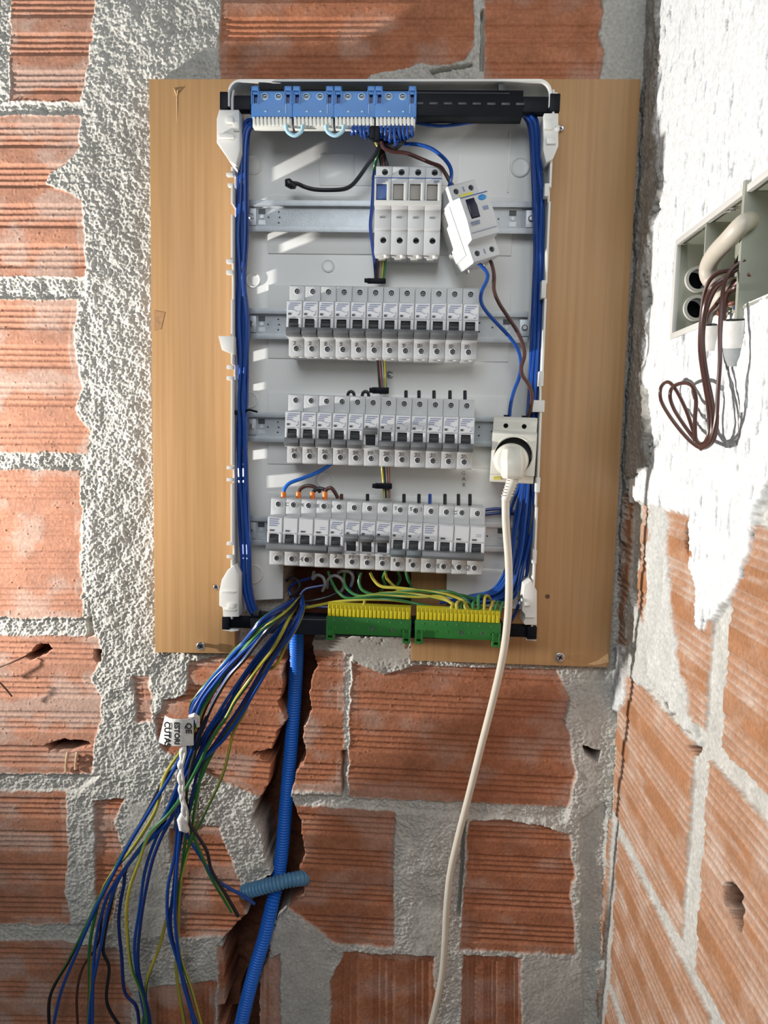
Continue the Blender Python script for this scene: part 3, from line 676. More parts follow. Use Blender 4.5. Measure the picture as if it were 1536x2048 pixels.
# ------------------------------------------------------------------ miniature circuit breakers
W1 = .01745
def mcb_body(n, name='body'):
    """outline of a breaker seen from its side, swept over n modules; holes are real"""
    P = [(0, -.0385), (-.0395, -.0385), (-.0418, -.0370), (-.0418, -.0200), (-.0575, -.0195), (-.0580, -.0020), (-.0580, .0185), (-.0565, .0200), (-.0418, .0205), (-.0418, .0380), (-.0400, .0395), (0, .0395)]
    t = MB()
    for i in range(n): t.prism(P, i*W1+.00015, (i+1)*W1-.00015, 'x')
    return t
def mcb_parts(t, n, up=False, lever='grey', four=False, tint='mcb'):
    b = mcb_body(n).build('body', M[tint], t, bevel=.0004)
    cs = [MB().lathe([(.0030, -.060), (.0030, -.0375)], ((i+.5)*W1, 0, z), n=20) for i in range(n) for z in (.0325, -.0300)]
    cs += [MB().box(i*W1+.0030, i*W1+.0135, -.070, -.0520, -.0150, .0002) for i in range(n)]
    if not four: cs += [MB().lathe([(.0044, -.045), (.0044, -.034)], ((i+.5)*W1, -.032, 0), axis='z', n=20) for i in range(n)]
    cs += [MB().box(-.01, n*W1+.01, -.0583, -.0574, -.0040, .0000)]
    allc = MB()
    for c in cs[:-1]:
        allc.add(c.v, c.f)
    cut(b, [allc])
    for i in range(n):
        for z in (.0325, -.0300):
            s = MB().lathe([(.0022, -.0376), (.0022, -.0402), (.0016, -.0408)], ((i+.5)*W1, 0, z), n=14).build('terminal_screw', M['tscrew'], t)
            r_ = MB(); x = (i+.5)*W1; r_.box(x-.0014, x+.0014, -.0410, -.039, z-.0003, z+.0003); r_.box(x-.0003, x+.0003, -.0410, -.039, z-.0014, z+.0014); r_.build('cross_slot', M['dark'], s)
            q = MB(); q.lathe([(.0038, -.0417), (.0038, -.0422), (.0031, -.0423), (.0031, -.0417)], (x, 0, z), n=20, ring=True); q.build('screw_collar', M['sticker'], t)
        d = MB(); x = i*W1
        if not up: d.prism([(-.0525, -.0148), (-.0590, -.0110), (-.0594, -.0050), (-.0560, -.0002), (-.0525, 0)], x+.0034, x+.0131, 'x')
        else: d.prism([(-.0525, -.0148), (-.0560, -.0148), (-.0588, -.0090), (-.0600, -.0030), (-.0525, -.0002)], x+.0034, x+.0131, 'x')
        for k in range(3): d.box(x+.0036, x+.0129, -.0600+.0006*k, -.0580, -.0075+k*.0022, -.0068+k*.0022)
        d.build('toggle', M['darkgrey'], t, bevel=.0004)
        s = MB(); s.box(x+.0136, x+.0168, -.0600, -.0575, -.0150, .0008); s.box(x+.0006, x+.0028, -.0594, -.0575, -.0150, .0008)
        s.build('toggle_guard', M['sticker'], t, bevel=.0004)
    h = MB(); x0, x1 = .0006, n*W1-.0008
    if not up: h.prism([(-.0560, -.0192), (-.0655, -.0180), (-.0672, -.0150), (-.0655, -.0100), (-.0590, -.0090), (-.0575, -.0120)], x0, x1, 'x')
    else: h.prism([(-.0575, .0045), (-.0655, .0040), (-.0672, .0005), (-.0650, -.0030), (-.0590, -.0030), (-.0575, .0000)], x0, x1-.0008, 'x')
    h.build('lever', M[lever], t, bevel=.0007)
def sticker(t, x, four=False, first=True, last=False):
    s = MB().box(x+.0012, x+W1-.0012, -.0584, -.0579, .0025, .0186)
    o = s.build('printed_label', M['sticker'], t)
    g = MB(); r = random.Random(5)
    if not four:
        for k, (w0, w1_) in enumerate([(.0035, .0135), (.0025, .0125), (.0020, .0078), (.0018, .0062)]):
            xx = x+w0
            while xx < x+w1_:
                l = .0008+.0010*r.random(); g.box(xx, xx+l, -.0586, -.0583, .0160-k*.0021, .0172-k*.0021); xx += l+.00035
        g.box(x+.0020, x+.0052, -.0586, -.0583, .0040, .0064, 1)
        for k in range(5): g.box(x+.0068+.0011*k, x+.0074+.0011*k, -.0586, -.0583, .0092-.0004*k, .0098-.0004*k)
        g.box(x+.0122, x+.0136, -.0586, -.0583, .0036, .0048); g.box(x+.0140, x+.0143, -.0586, -.0583, .004, .009)
    else:
        if first:
            for k in range(4):
                xx = x+.0024
                while xx < x+.0115-.0012*(k == 3):
                    l = .0008+.0012*r.random(); g.box(xx, xx+l, -.0586, -.0583, .0165-k*.0024, .0179-k*.0024); xx += l+.0004
        g.box(x+.0030, x+.0080, -.0586, -.0583, .0034, .0054, 1)
        if last: g.box(x+.0070, x+.0130, -.0586, -.0583, .0080, .0086); g.box(x+.0070, x+.0130, -.0586, -.0583, .0100, .0106)
    g.build('print', [M['ink'], M['black_ink']], o)

def single(up=False, lever='grey'):
    t = thing('circuit_breaker', '', 'circuit breaker'); mcb_parts(t, 1, up, lever); sticker(t, 0); return t
P_dn = single(); P_up = single(True); P_gr = single(False, 'greengrey')
used = set()
def place(proto, x, y, dx, label, group, number=None, npos=(.0085, -.0245), size=.0062, dep=.032, slope=0.0):
    a = at(x, y, .074)
    if proto.name not in used: o = proto; used.add(proto.name)
    else: o = dup(proto)
    o.location = (a.x+dx*math.cos(slope), -dep, a.z-dx*math.sin(slope)); o.rotation_euler = (0, slope, 0)
    o['label'] = label; o['group'] = group
    if number: text(number, size, M['pencil_ink'], o, (npos[0], -.0419, npos[1]))
    return o
G2 = 'single-pole breakers in the upper row'; G3 = 'single-pole breakers in the middle row'; G4 = 'single-pole breakers in the lowest row'
for k in range(12):
    n = k+2
    place(P_dn, 578, 642, k*W1, 'slim white breaker, %s from the left in the upper row, lever down' % ORD[k], G2, str(n), npos=(.0060, -.0245), slope=.006)
for k in range(12):
    n = k+14
    if k == 5: place(P_up, 575, 858, k*W1, 'only breaker in the middle row with its lever up, sixth from the left', G3, str(n), npos=(.0065, -.0240), slope=.014)
    else: place(P_dn, 575, 858, k*W1, 'slim white breaker, %s from the left in the middle row, lever down' % ORD[k], G3, str(n), npos=(.0075, -.0240), slope=.014)
P4 = thing('four_pole_breaker', '', 'circuit breaker'); mcb_parts(P4, 4, four=True)
for i in range(4): sticker(P4, i*W1, True, i == 0, i == 3)
def row4(px, py, k): return None
SL4 = .022
def r4(k): return k*W1
P4b = None
o = place(P4, 540, 1064, 0, 'four-pole breaker with one wide lever, below the orange ferrules', 'four-pole breakers', slope=SL4)
o2 = place(P4, 540, 1064, r4(10), 'four-pole breaker at the right end of the lowest row, letters H A Q', 'four-pole breakers', slope=SL4)
for s, x in (('C', 1.02), ('P4', 1.95), ('RE', 3.0), ('D', 3.9)): text(s, .0060, M['pencil_ink'], o, (x*W1, -.0419, .0325))
text('L', .006, M['pencil_ink'], o, (1.85*W1, -.0419, -.030)); text('4', .0072, M['pencil_ink'], o, (2.12*W1, -.0419, -.030))
for s, x in (('H', .98), ('A', 1.98), ('Q', 2.98)): text(s, .0078, M['pencil_ink'], o2, (x*W1, -.0419, -.030), bold=.0001)
text('33', .006, M['pencil_ink'], o2, (2.0*W1, -.0419, .0325), (math.pi/2, math.pi/2, 0))
names4 = ['with lever down, next to the left four-pole breaker', 'with the leftmost of three raised levers in the lowest row', 'with the middle one of three raised levers in the lowest row',
          'with the rightmost of three raised levers in the lowest row', 'with greenish lever, just right of the three raised levers', 'with greenish lever, next to the right four-pole breaker']
for k in range(6):
    p = [P_dn, P_up, P_up, P_up, P_gr, P_gr][k]
    o = place(p, 540, 1064, r4(4+k), 'slim white breaker '+names4[k], G4, None, slope=SL4)
    if k >= 4: text('S', .0058, M['pencil_ink'], o, (.0030, -.0419, .034)); text(str(k-3), .0058, M['pencil_ink'], o, (.0150, -.0419, .034)); text('L' if k == 4 else 'F', .0058, M['pencil_ink'], o, (.0045, -.0419, -.0255))
    if k in (1, 2, 3):
        g = MB().box(.009, .0135, -.0600, -.0595, -.0178, -.0166).build('small_mark', M['greywire'], o)

# ------------------------------------------------------------------ four-pole main switch (top rail)
def main_switch():
    a = at(750, 420, .074); t = thing('main_switch', 'white four-pole main switch with one blue and three grey windows, hanging from the top rail', 'switch', (a.x, -.032, a.z), (0, .006, 0))
    Wm = .0180; n = 4
    P = [(0, -.046), (-.0395, -.046), (-.042, -.0445), (-.042, -.0210), (-.0480, -.0200), (-.0480, -.0010), (-.0600, 0), (-.0615, .0300), (-.0560, .0315), (-.0420, .0320), (-.0420, .0455), (-.040, .0470), (0, .0470)]
    m = MB()
    for i in range(n): m.prism(P, i*Wm+.0001, (i+1)*Wm-.0001, 'x')
    b = m.build('body', M['mcb'], t, bevel=.0005)
    c = MB()
    for i in range(n):
        for z in (.0400, -.0318): c.lathe([(.0034, -.060), (.0034, -.030)], ((i+.55)*Wm, 0, z), n=20)
        c.box(i*Wm+.0020, (i+1)*Wm-.0030, -.070, -.0565, .0045, .0215)
    cut(b, [c])
    for i in range(n):
        w_ = MB(); w_.prism([(-.0565, .0047), (-.0600, .0060), (-.0590, .0212), (-.0565, .0213)], i*Wm+.0024, (i+1)*Wm-.0050, 'x'); tg = w_.build('toggle', M['switchblue'] if i == 0 else M['switchgrey'], t, bevel=.0003)
        if i == 0: tg['label'] = 'dark blue toggle'
        g = MB().box((i+1)*Wm-.0046, (i+1)*Wm-.0010, -.0640, -.0590, .0035, .0225); g.build('toggle_guard', M['rim'], t, bevel=.0008)
        for z in (.0400, -.0318): MB().lathe([(.0028, -.032), (.0028, -.034), (.0006, -.034)], ((i+.55)*Wm, 0, z), n=14).build('terminal_screw', M['darkgrey'], t)
        MB().box(i*Wm+.0058, i*Wm+.0118, -.0484, -.0478, -.0102, -.0084).build('indicator', M['pencil_ink'], t)
    MB().box(.0006, 4*Wm-.0006, -.0640, -.0590, -.0005, .0040).build('tie_bar', M['rim'], t, bevel=.0006)
    s = MB().box(.0004, 4*Wm-.0004, -.0620, -.0608, .0270, .0278, 0)
    r = random.Random(3)
    for k in range(3):
        x = .0015
        while x < .0125-.002*k: l = .0008+.001*r.random(); s.box(x, x+l, -.0620, -.0612, .0250-k*.0018, .0261-k*.0018, 1); x += l+.0004
    s.box(4*Wm-.009, 4*Wm-.003, -.0620, -.0612, .0245, .0252, 1); s.box(4*Wm-.009, 4*Wm-.003, -.0620, -.0612, .0228, .0234, 1)
    s.build('print', [M['switchblue'], M['ink']], t)
    f = MB()
    for i in range(n): f.box(i*Wm+.004, i*Wm+.012, -.030, -.018, -.0485, -.0455); f.lathe([(.003, -.0490), (.003, -.0455)], ((i+.75)*Wm, -.034, 0), axis='z', n=12)
    f.build('rail_clip', M['rim'], t, bevel=.0004)
main_switch()
# ------------------------------------------------------------------ loose residual-current device
def rcd():
    a = at(950, 440, .098); t = thing('residual_current_device', 'two-pole residual-current breaker with blue oval test button, hanging tilted off the top rail', 'circuit breaker', a)
    t.rotation_euler = Euler((math.radians(3), math.radians(-21), math.radians(22)), 'XYZ').to_matrix().to_euler()
    t.rotation_euler = (Matrix.Rotation(math.radians(-21), 3, 'Y') @ Matrix.Rotation(math.radians(20), 3, 'Z')).to_euler()
    w_ = .0165; P = [(.050, -.040), (.004, -.042), (.002, -.041), (.002, -.0225), (-.010, -.0215), (-.014, -.002), (-.014, .022), (.002, .026), (.002, .041), (.004, .042), (.050, .040), (.052, .018), (.048, .015), (.048, -.010), (.052, -.014)]
    b = MB().prism(P, -w_, w_, 'x').build('body', M['mcb'], t, bevel=.0007)
    c = MB()
    for x in (-.009, .009):
        for z in (.034, -.0335): c.lathe([(.0031, -.010), (.0031, .012)], (x, 0, z), n=18)
    c.box(-.0110, -.0005, -.030, -.0085, -.0020, .0185)
    cut(b, [c])
    tg = MB().prism([(-.0085, -.0018), (-.0150, -.0010), (-.0165, .0100), (-.0140, .0180), (-.0085, .0183)], -.0106, -.0010, 'x').build('toggle', mat('toggle_navy', (.012, .014, .04), .35), t, bevel=.0006)
    tb = MB().lathe([(.0048, -.0134), (.0048, -.0150), (.0038, -.0156), (.001, -.0156)], (0, 0, 0), n=28).build('test_button', M['btn'], t)
    tb.location = (.0085, .0008, .0165); tb.scale = (1, 1, .62); tb['label'] = 'blue oval test button'
    ys_ = MB().box(-.0070, .0085, -.0008+.002, .0022, .0262, .0296).build('mark_strip', M['markyel'], t); ys_['label'] = 'yellow strip'
    p = MB().box(-.0160, .0160, -.0145, -.0138, .0208, .0215); r = random.Random(9)
    for k in range(2):
        x = -.014
        while x < -.004: l = .0008+.001*r.random(); p.box(x, x+l, -.0145, -.0138, -.0060-k*.0022, -.0048-k*.0022, 1); x += l+.0004
    p.box(.0055, .0115, -.0145, -.0138, .0035, .0075, 1); p.box(-.0150, .0150, -.0122, -.0110, -.0155, -.0151, 1); p.build('print', [M['switchblue'], M['ink']], t)
    for x in (-.009, .009):
        for z in (.034, -.0335): MB().lathe([(.0026, .008), (.0026, .005), (.0006, .005)], (x, 0, z), n=14).build('terminal_screw', M['darkgrey'], t)
    e = MB(); e.box(-.0005, .0005, .0012, .0022, .032, .037); e.box(-.0005, .0005, .0012, .0022, -.036, -.031); e.build('mark', M['ink'], t)
    cl = MB(); cl.box(-.010, -.004, .030, .040, -.0445, -.041); cl.box(.004, .010, .020, .030, -.0440, -.041); cl.box(-w_-.001, -w_+.001, .012, .040, -.030, .024); cl.build('side_label_and_clip', M['rim'], t, bevel=.0004)
rcd()
# ------------------------------------------------------------------ rail-mounted power socket and plug
def socket():
    a = at(1027, 905, .090); t = thing('rail_power_socket', 'white rail-mounted power socket right of the middle breaker row, a plug in it', 'socket', a, (0, math.radians(1.5), math.radians(-6)))
    h = .0240
    P = [(.055, -.034), (.012, -.034), (.010, -.032), (.010, -.0260), (-.006, -.0245), (-.006, .0200), (-.002, .0225), (.010, .0235), (.010, .0350), (.014, .0390), (.055, .0410)]
    b = MB().prism(P, -h, h, 'x').build('body', M['plug'], t, bevel=.0010)
    c = MB()
    for x in (-.010, .010): c.lathe([(.0027, 0), (.0027, .03)], (x, 0, .0290), n=18)
    c.lathe([(.0202, -.020), (.0202, .016)], (0, 0, -.0035), n=48)
    cut(b, [c])
    MB().lathe([(.0202, -.0052), (.0214, -.0066), (.0226, -.0060), (.0226, -.0045)], (0, 0, -.0035), n=48, ring=True).build('round_collar', M['plug'], t)
    MB().lathe([(.0201, .0135), (.0201, .0150)], (0, 0, -.0035), n=40).build('recess_floor', M['darkgrey'], t)
    MB().box(-.0205, -.0185, -.0050, .010, -.0060, -.0010).box(.0185, .0205, -.0050, .010, -.0060, -.0010).build('earth_clip', M['darkgrey'], t)
    MB().box(-.020, -.012, .0085, .011, -.0310, -.0280).build('label_strip', M['markyel'], t)
    for x in (-.010, .010): MB().box(x-.003, x+.003, .020, .030, .0385, .0412).build('wire_entry', M['dark'], t)
    for x in (-.010, .010): MB().lathe([(.0024, .026), (.0024, .022), (.0005, .022)], (x, 0, .029), n=14).build('terminal_screw', M['darkgrey'], t)
socket()
def plug():
    c = at(1021, 920, .094); t = thing('power_plug', 'cream angled plug with its long cable hanging down in front of the bricks', 'power plug', c)
    MB().lathe([(.0178, .010), (.0184, -.001), (.0180, -.012), (.0160, -.017), (.010, -.0195)], n=40).build('round_base', M['plug'], t)
    cap = MB(); 
    def sec(z, w_, y0, y1, ch=.3): return [(-w_, y1), (-w_, y0*(1-ch)+y1*ch), (-w_*(.62), y0), (w_*(.62), y0), (w_, y0*(1-ch)+y1*ch), (w_, y1)], z
    S_ = [sec(.0150, .0078, -.020, -.008), sec(.0120, .0105, -.027, -.008), sec(.0020, .0125, -.034, -.008), sec(-.0050, .0122, -.036, -.008), sec(-.0160, .0112, -.034, -.010), sec(-.0195, .0095, -.030, -.012)]
    vs = []; fs = []
    for p, z in S_: vs += [(q[0], q[1], z) for q in p]
    for i in range(len(S_)-1):
        for k in range(6): fs.append((i*6+k, i*6+(k+1) % 6, (i+1)*6+(k+1) % 6, (i+1)*6+k))
    fs += [list(range(6)), list(range(30, 36))]; cap.add(vs, fs); cap.build('housing', M['plug'], t, bevel=.0008)
    MB().box(-.006, .006, -.0352, -.034, -.0030, -.0023).build('seam', M['switchgrey'], t)
    g = MB(); p0 = Vector((.001, -.022, -.018)); p1 = Vector(at(1011, 1000, .110))-Vector(c)
    g.tube([p0.lerp(p1, i/12) for i in range(13)], [.0062-.0014*i/12 for i in range(13)], 16)
    st = g.build('strain_relief', M['plug'], t)
    e = MB()
    for i in range(1, 7):
        q = p0.lerp(p1, i/7.6); d = (p1-p0).normalized()
        for s in (-1, 1): e.box(q.x+s*.0022, q.x+s*.0062, q.y-.0052, q.y+.002, q.z-.0005, q.z+.0005)
    e.build('relief_slot', M['cream'], st, bevel=.0002)
    pts = [(1011,998,.110),(1012,1050,.108),(1017,1120,.106),(1018,1180,.104),(1015,1240,.100),(1006,1310,.093),(986,1400,.083),(963,1490,.073),(938,1590,.062),(915,1680,.054),(900,1750,.048),(893,1820,.044),(890,1880,.040),(884,1950,.036),(870,2020,.034),(852,2090,.033),(838,2150,.033)]
    P = [Vector(q)-Vector(c) for q in smooth_path([at(*p) for p in pts])]
    MB().tube(P, .0042, 14).build('cable', M['cream'], t)
plug()

# ------------------------------------------------------------------ wires
def wire(label, pts, r, m, group=None, name='wire', stripe=None, twist=.05, cat='wire', n=8, raw=False, phase=0.):
    P = smooth_path([Vector(p) if raw else at(*p) for p in pts]); o0 = P[0].copy()
    mb = MB(); mats = None
    if stripe: mats = [0, 0, 1, 1]*(n//4) if n % 4 == 0 else None; mats = [0]*(n//2)+[1]*(n-n//2)
    mb.tube([p-o0 for p in P], r, n, mats=mats, twist=twist if stripe else 0, phase=phase)
    o = mb.build(name, [M[m]]+([M[stripe]] if stripe else []), loc=o0)
    tag(o, label, cat, group); return o
def J(a): return random.uniform(-a, a)

# left blue bundle
GL = 'blue wires running down the left side of the enclosure'
for k in range(6):
    o_ = [0, 6, 12, 18, 4, 13][k]; d = [.057, .054, .060, .056, .063, .064][k]; r = random.Random(20+k); w_ = lambda a: r.uniform(-a, a)
    xs = [(503-2*k % 5, 240+k*3, d), (490+o_*.6, 243+2*k, d), (481+o_*.7, 270, d), (477+o_*.75+w_(1), 320, d), (472+o_*.9+w_(3), 400, d), (471+o_+w_(3), 470, d), (472+o_*.9+w_(2), 560, d), (474+o_+w_(4), 640, d),
          (474+o_+w_(3), 720, d), (474+o_*.9+w_(3), 800, d), (472+o_+w_(2), 860, d), (474+o_+w_(3), 940, d), (477+o_*.9+w_(3), 1020, d), (480+o_+w_(3), 1100, d), (484+o_*.8, 1170, d), (494+o_*.8, 1215, d), (505+o_, 1234, d)]
    xs = [(a+3, b, c) for a, b, c in xs]
    wire(['outermost blue wire of the left bundle, bulging towards the enclosure edge', 'second blue wire from the rim in the left bundle', 'middle blue wire of the left bundle inside the enclosure', 'innermost blue wire of the left bundle, nearest the rails',
          'blue wire lying on top of the left bundle, left of the two upper ones', 'blue wire lying on top of the left bundle, right of the two upper ones'][k], xs, .0021, 'blue' if k % 3 else 'bluedk2', GL)
# right blue bundle
GR = 'blue wires running down the right side of the enclosure'
rl = ['blue wire of the right bundle nearest the breakers', 'second blue wire from the breakers in the right bundle', 'third blue wire from the breakers in the right bundle', 'fourth blue wire from the breakers in the right bundle',
      'fourth blue wire from the rim in the right bundle', 'third blue wire from the rim in the right bundle', 'blue wire next to the rim wire in the right bundle', 'blue wire of the right bundle nearest the enclosure rim']
for k in range(8):
    d = .046+.006*(k % 3)+.002*(k // 3); o_ = k*3.1; r = random.Random(50+k); w_ = lambda a: r.uniform(-a, a); f = k/7
    xs = [(1038+o_, 226+w_(3), d), (1050+o_, 236, d), (1060+o_*.75, 262, d), (1064+o_*.75, 330, d), (1068+o_*.8+w_(2), 400, d), (1069+o_*.8+w_(2), 500, d), (1067+o_*.75+w_(2), 600, d), (1062+o_*.75+w_(2), 700, d), (1056+o_*.8+w_(2), 790, d),
          (1050+o_*.9, 880, d), (1042+o_*1.0, 960, d), (1022+o_*2.0+w_(4), 1030, d), (1020+o_*1.7+w_(4), 1090, d), (1010+o_*1.5+w_(3), 1140, d), (985+50*f, 1180, d-.004), (940+78*f, 1200-8*(1-f), d-.008), (880+90*f, 1206, d-.012)]
    wire(rl[k], xs, .0019, 'blue' if k % 2 else 'blue', GR)
wire('navy wire curving through the shadow at the lower right corner of the enclosure', [(955,1022,.040),(1000,1018,.042),(1035,1030,.046),(1056,1080,.050),(1052,1160,.050),(1035,1215,.050),(1020,1245,.056)], .002, 'bluedk')
wire('navy wire on the lowest rail just behind the right four-pole breaker', [(960,1030,.036),(1010,1026,.038),(1045,1040,.040),(1050,1100,.044),(1040,1180,.046)], .002, 'bluedk')
wire('long blue wire sagging below the black top bar towards the right corner', [(832,246,.048),(880,252,.048),(930,247,.048),(985,238,.048),(1040,232,.046)], .0018, 'blue')
# stubs under the neutral blocks
gs = 'short blue wires plugged into the neutral terminal blocks'
stubs = [(704,268),(712,266),(724,272),(732,276),(742,270),(762,274),(770,278),(780,282),(792,288),(800,280),(808,278),(816,276),(825,272)]
for i, (x, y) in enumerate(stubs):
    nx = 706+i*7.6 if i < 5 else 763+(i-5)*8.7
    blk = 'third' if i < 5 else 'rightmost'; j = i if i < 5 else i-5
    wire('short blue wire bending up into the %s blue terminal block, %s from its left' % (blk, ORD[j]), [(nx, 249, .083), (nx+J(1), 262, .083), (x, y, .076), (x+(6 if i < 9 else -8), y-2, .060), (x+(10 if i < 9 else -14), y-14, .046)], .0017, 'blue', gs)
for i, (a, b) in enumerate([(572, 606), (652, 688)]):
    wire(['pale blue loop joining the first and second terminal blocks', 'pale blue loop joining the second and third terminal blocks'][i], [(a, 250, .084), (a+3, 263, .083), ((a+b)/2, 271, .082), (b-3, 263, .083), (b, 250, .084)], .0021, 'ltblue', 'pale blue link wires')
# trunk behind the top terminal block
tk = [('green and yellow wire', 'green', 'yellow', -3), ('brown wire', 'brown', None, 4), ('black wire', 'black', None, 0), ('second black wire', 'black', None, 9)]
for nm, m1, m2, dx in tk:
    wire(nm+' coming down from the blue terminal blocks into the main switch', [(752+dx*2.2, 262, .055), (752+dx, 285, .056), (758+dx, 305, .055), (762+dx*1.2, 325, .053), (765+dx*1.5, 342, .050)] if nm != 'green and yellow wire' else [(744,262,.060),(752,285,.062),(757,298,.060),(751,325,.052),(747,350,.044),(746,380,.040)], .0018, m1, 'short wires above the main switch', stripe=m2, twist=.2)
wire('black wire running down behind the left edge of the main switch', [(756,300,.050),(750,330,.048),(747,370,.044),(744,415,.050),(741,452,.052),(745,490,.050),(750,530,.048),(752,562,.046)], .0020, 'bluedk')
mb = wire('black insulated wire bending left with its taped end lifted off the panel', [(760,290,.066),(750,310,.064),(735,330,.058),(718,354,.052),(704,370,.050),(688,378,.048),(660,380,.046),(630,379,.046),(610,374,.046),(596,368,.048),(584,366,.050)], .0023, 'black')
P = at(581, 369, .051)-mb.location; MB().tube([P+Vector((.006, 0, -.003)), P+Vector((.002, 0, -.001)), P+Vector((-.002, -.001, .001)), P+Vector((-.003, -.001, .005))], [.0022, .0046, .0052, .0034], 10).build('taped_end', M['black'], mb)
wire('black taped bundle of conductors under the rightmost blue terminal block', [(765,282,.062),(775,291,.066),(788,293,.068),(798,287,.068),(806,280,.064)], .0042, 'black', name='taped_wire_joint')
wire('thick black wire hanging beside the gap between the last two blue terminal blocks', [(748,238,.072),(748,258,.074),(752,272,.072),(760,285,.066)], .0030, 'black')
wire('blue wire arching from the terminal blocks to the tilted residual-current device', [(806,288,.060),(835,289,.064),(862,297,.068),(884,313,.074),(898,330,.080),(903,346,.084),(901,362,.086),(898,376,.084)], .0021, 'blue')
wire('brown wire running from the taped joint to the tilted residual-current device', [(763,283,.070),(768,296,.070),(785,303,.068),(812,306,.066),(838,316,.068),(862,326,.072),(880,333,.076),(890,346,.080),(899,362,.082),(908,376,.082)], .0021, 'brown')
wire('blue wire from the residual-current device down to the power socket', [(952,522,.082),(964,533,.086),(974,546,.088),(974,560,.086),(964,582,.082),(962,602,.080),(972,622,.080),(995,648,.080),(1020,675,.078),(1036,700,.078),(1042,728,.078),(1038,755,.078),(1027,785,.074),(1021,812,.070),(1019,832,.066)], .0021, 'blue')
wire('brown wire from the residual-current device down to the power socket', [(978,516,.078),(984,530,.082),(988,552,.084),(988,580,.084),(998,606,.084),(1016,634,.084),(1034,662,.084),(1046,690,.084),(1049,712,.086),(1043,735,.088),(1046,752,.086),(1058,770,.082),(1064,790,.078),(1062,812,.074),(1056,834,.066)], .0021, 'brown')
# trunks between the rows
def trunk(y0, y1, xa, xb, cols, where):
    for i, (nm, m1, m2, dx) in enumerate(cols):
        wire('%s %s' % (nm, where), [(xa+dx, y0, .046), ((xa+xb)/2+dx*.9+J(.5), (y0+y1)/2, .050), (xb+dx*.7, y1, .054)], .0016, m1, 'supply wires between the breaker rows', stripe=m2, twist=.12)
c1 = [('black wire', 'black', None, -6), ('brown wire', 'brown', None, -2), ('grey wire', 'greywire', None, 3), ('green and yellow wire', 'green', 'yellow', 8), ('green wire', 'green', None, 12)]
trunk(500, 566, 760, 757, c1, 'between the main switch and the upper breaker row')
c2 = [('black wire', 'black', None, -5), ('reddish brown wire', 'copper', None, -1), ('pale grey wire', 'greywire', None, 4), ('green and yellow wire', 'green', 'yellow', 9)]
trunk(716, 788, 760, 765, c2, 'between the upper and the middle breaker rows')
c3 = [('green and yellow wire', 'green', 'yellow', -4), ('black wire', 'black', None, 1), ('grey wire', 'greywire', None, 4), ('reddish brown wire', 'copper', None, 9)]
trunk(930, 996, 768, 772, c3, 'between the middle and the lowest breaker rows')
def tie(x, y, w_, h, dep, label, tail=None):
    p = at(x, y, dep); t = thing('cable_tie', label, 'cable tie', p); sx = w_*.00058; sz = h*.00058
    m = MB(); m.box(-sx/2, sx/2, -.0030, .0035, -sz/2, sz/2); m.build('band', M['dark'], t, bevel=.0008)
    MB().box(-sx/2-.003, -sx/2+.003, -.0045, .001, -sz*.4, sz*.4).build('head', M['dark'], t, bevel=.0006)
    if tail: MB().tube(smooth_path([Vector(q) for q in tail], 6), [.0012]*len(smooth_path([Vector(q) for q in tail], 6)), 6).build('tail', M['dark'], t)
tie(753, 562, 36, 9, .056, 'black cable tie on the wires just above the upper breaker row')
tie(761, 781, 33, 12, .058, 'black cable tie on the wires just above the middle breaker row')
tie(767, 972, 34, 11, .056, 'black cable tie on the wires just above the lowest breaker row')
tie(481, 825, 18, 9, .060, 'black cable tie around the left blue bundle with its pointed tail sticking out', [(.004, -.001, .000), (.010, -.002, .003), (.020, -.001, .001)])
tie(752, 268, 14, 26, .080, 'black cable tie hanging in the gap between the last two blue terminal blocks')
# short wires entering the tops of the rows
for i, x in enumerate([812, 838, 868, 900, 930]):
    wire('short dark wire entering the top of the %s breaker of the middle row' % ORD[7+i], [(x, 782, .050), (x, 791, .052), (x, 804, .054)], .0021, 'black', 'short dark wires above the middle row', n=8)
for i, x in enumerate([702, 731]):
    wire('small black wire arch over the %s breaker of the middle row' % ORD[4+i], [(x-7, 794, .054), (x-5, 786, .054), (x, 783, .054), (x+5, 786, .054), (x+7, 795, .054)], .0018, 'black', 'small black arches above the middle row')
for i, (x, m1) in enumerate([(683, 'brown'), (735, 'black'), (808, 'black'), (838, 'black'), (860, 'blue'), (890, 'black'), (917, 'black'), (940, 'black')]):
    wire('short %s wire above the lowest row, %s' % ('blue' if m1 == 'blue' else 'brown' if m1 == 'brown' else 'black', ['above the first breaker with a raised lever, left of it' if False else 'nearest the orange ferrules', 'left of the cable tie', 'first to the right of the cable tie', 'second to the right of the cable tie', 'the only blue one', 'third from the row end', 'second from the row end', 'at the right end of the row'][i]), [(x, 989, .050), (x, 998, .053), (x, 1010, .056)], .0021, m1, 'short wires above the lowest row')
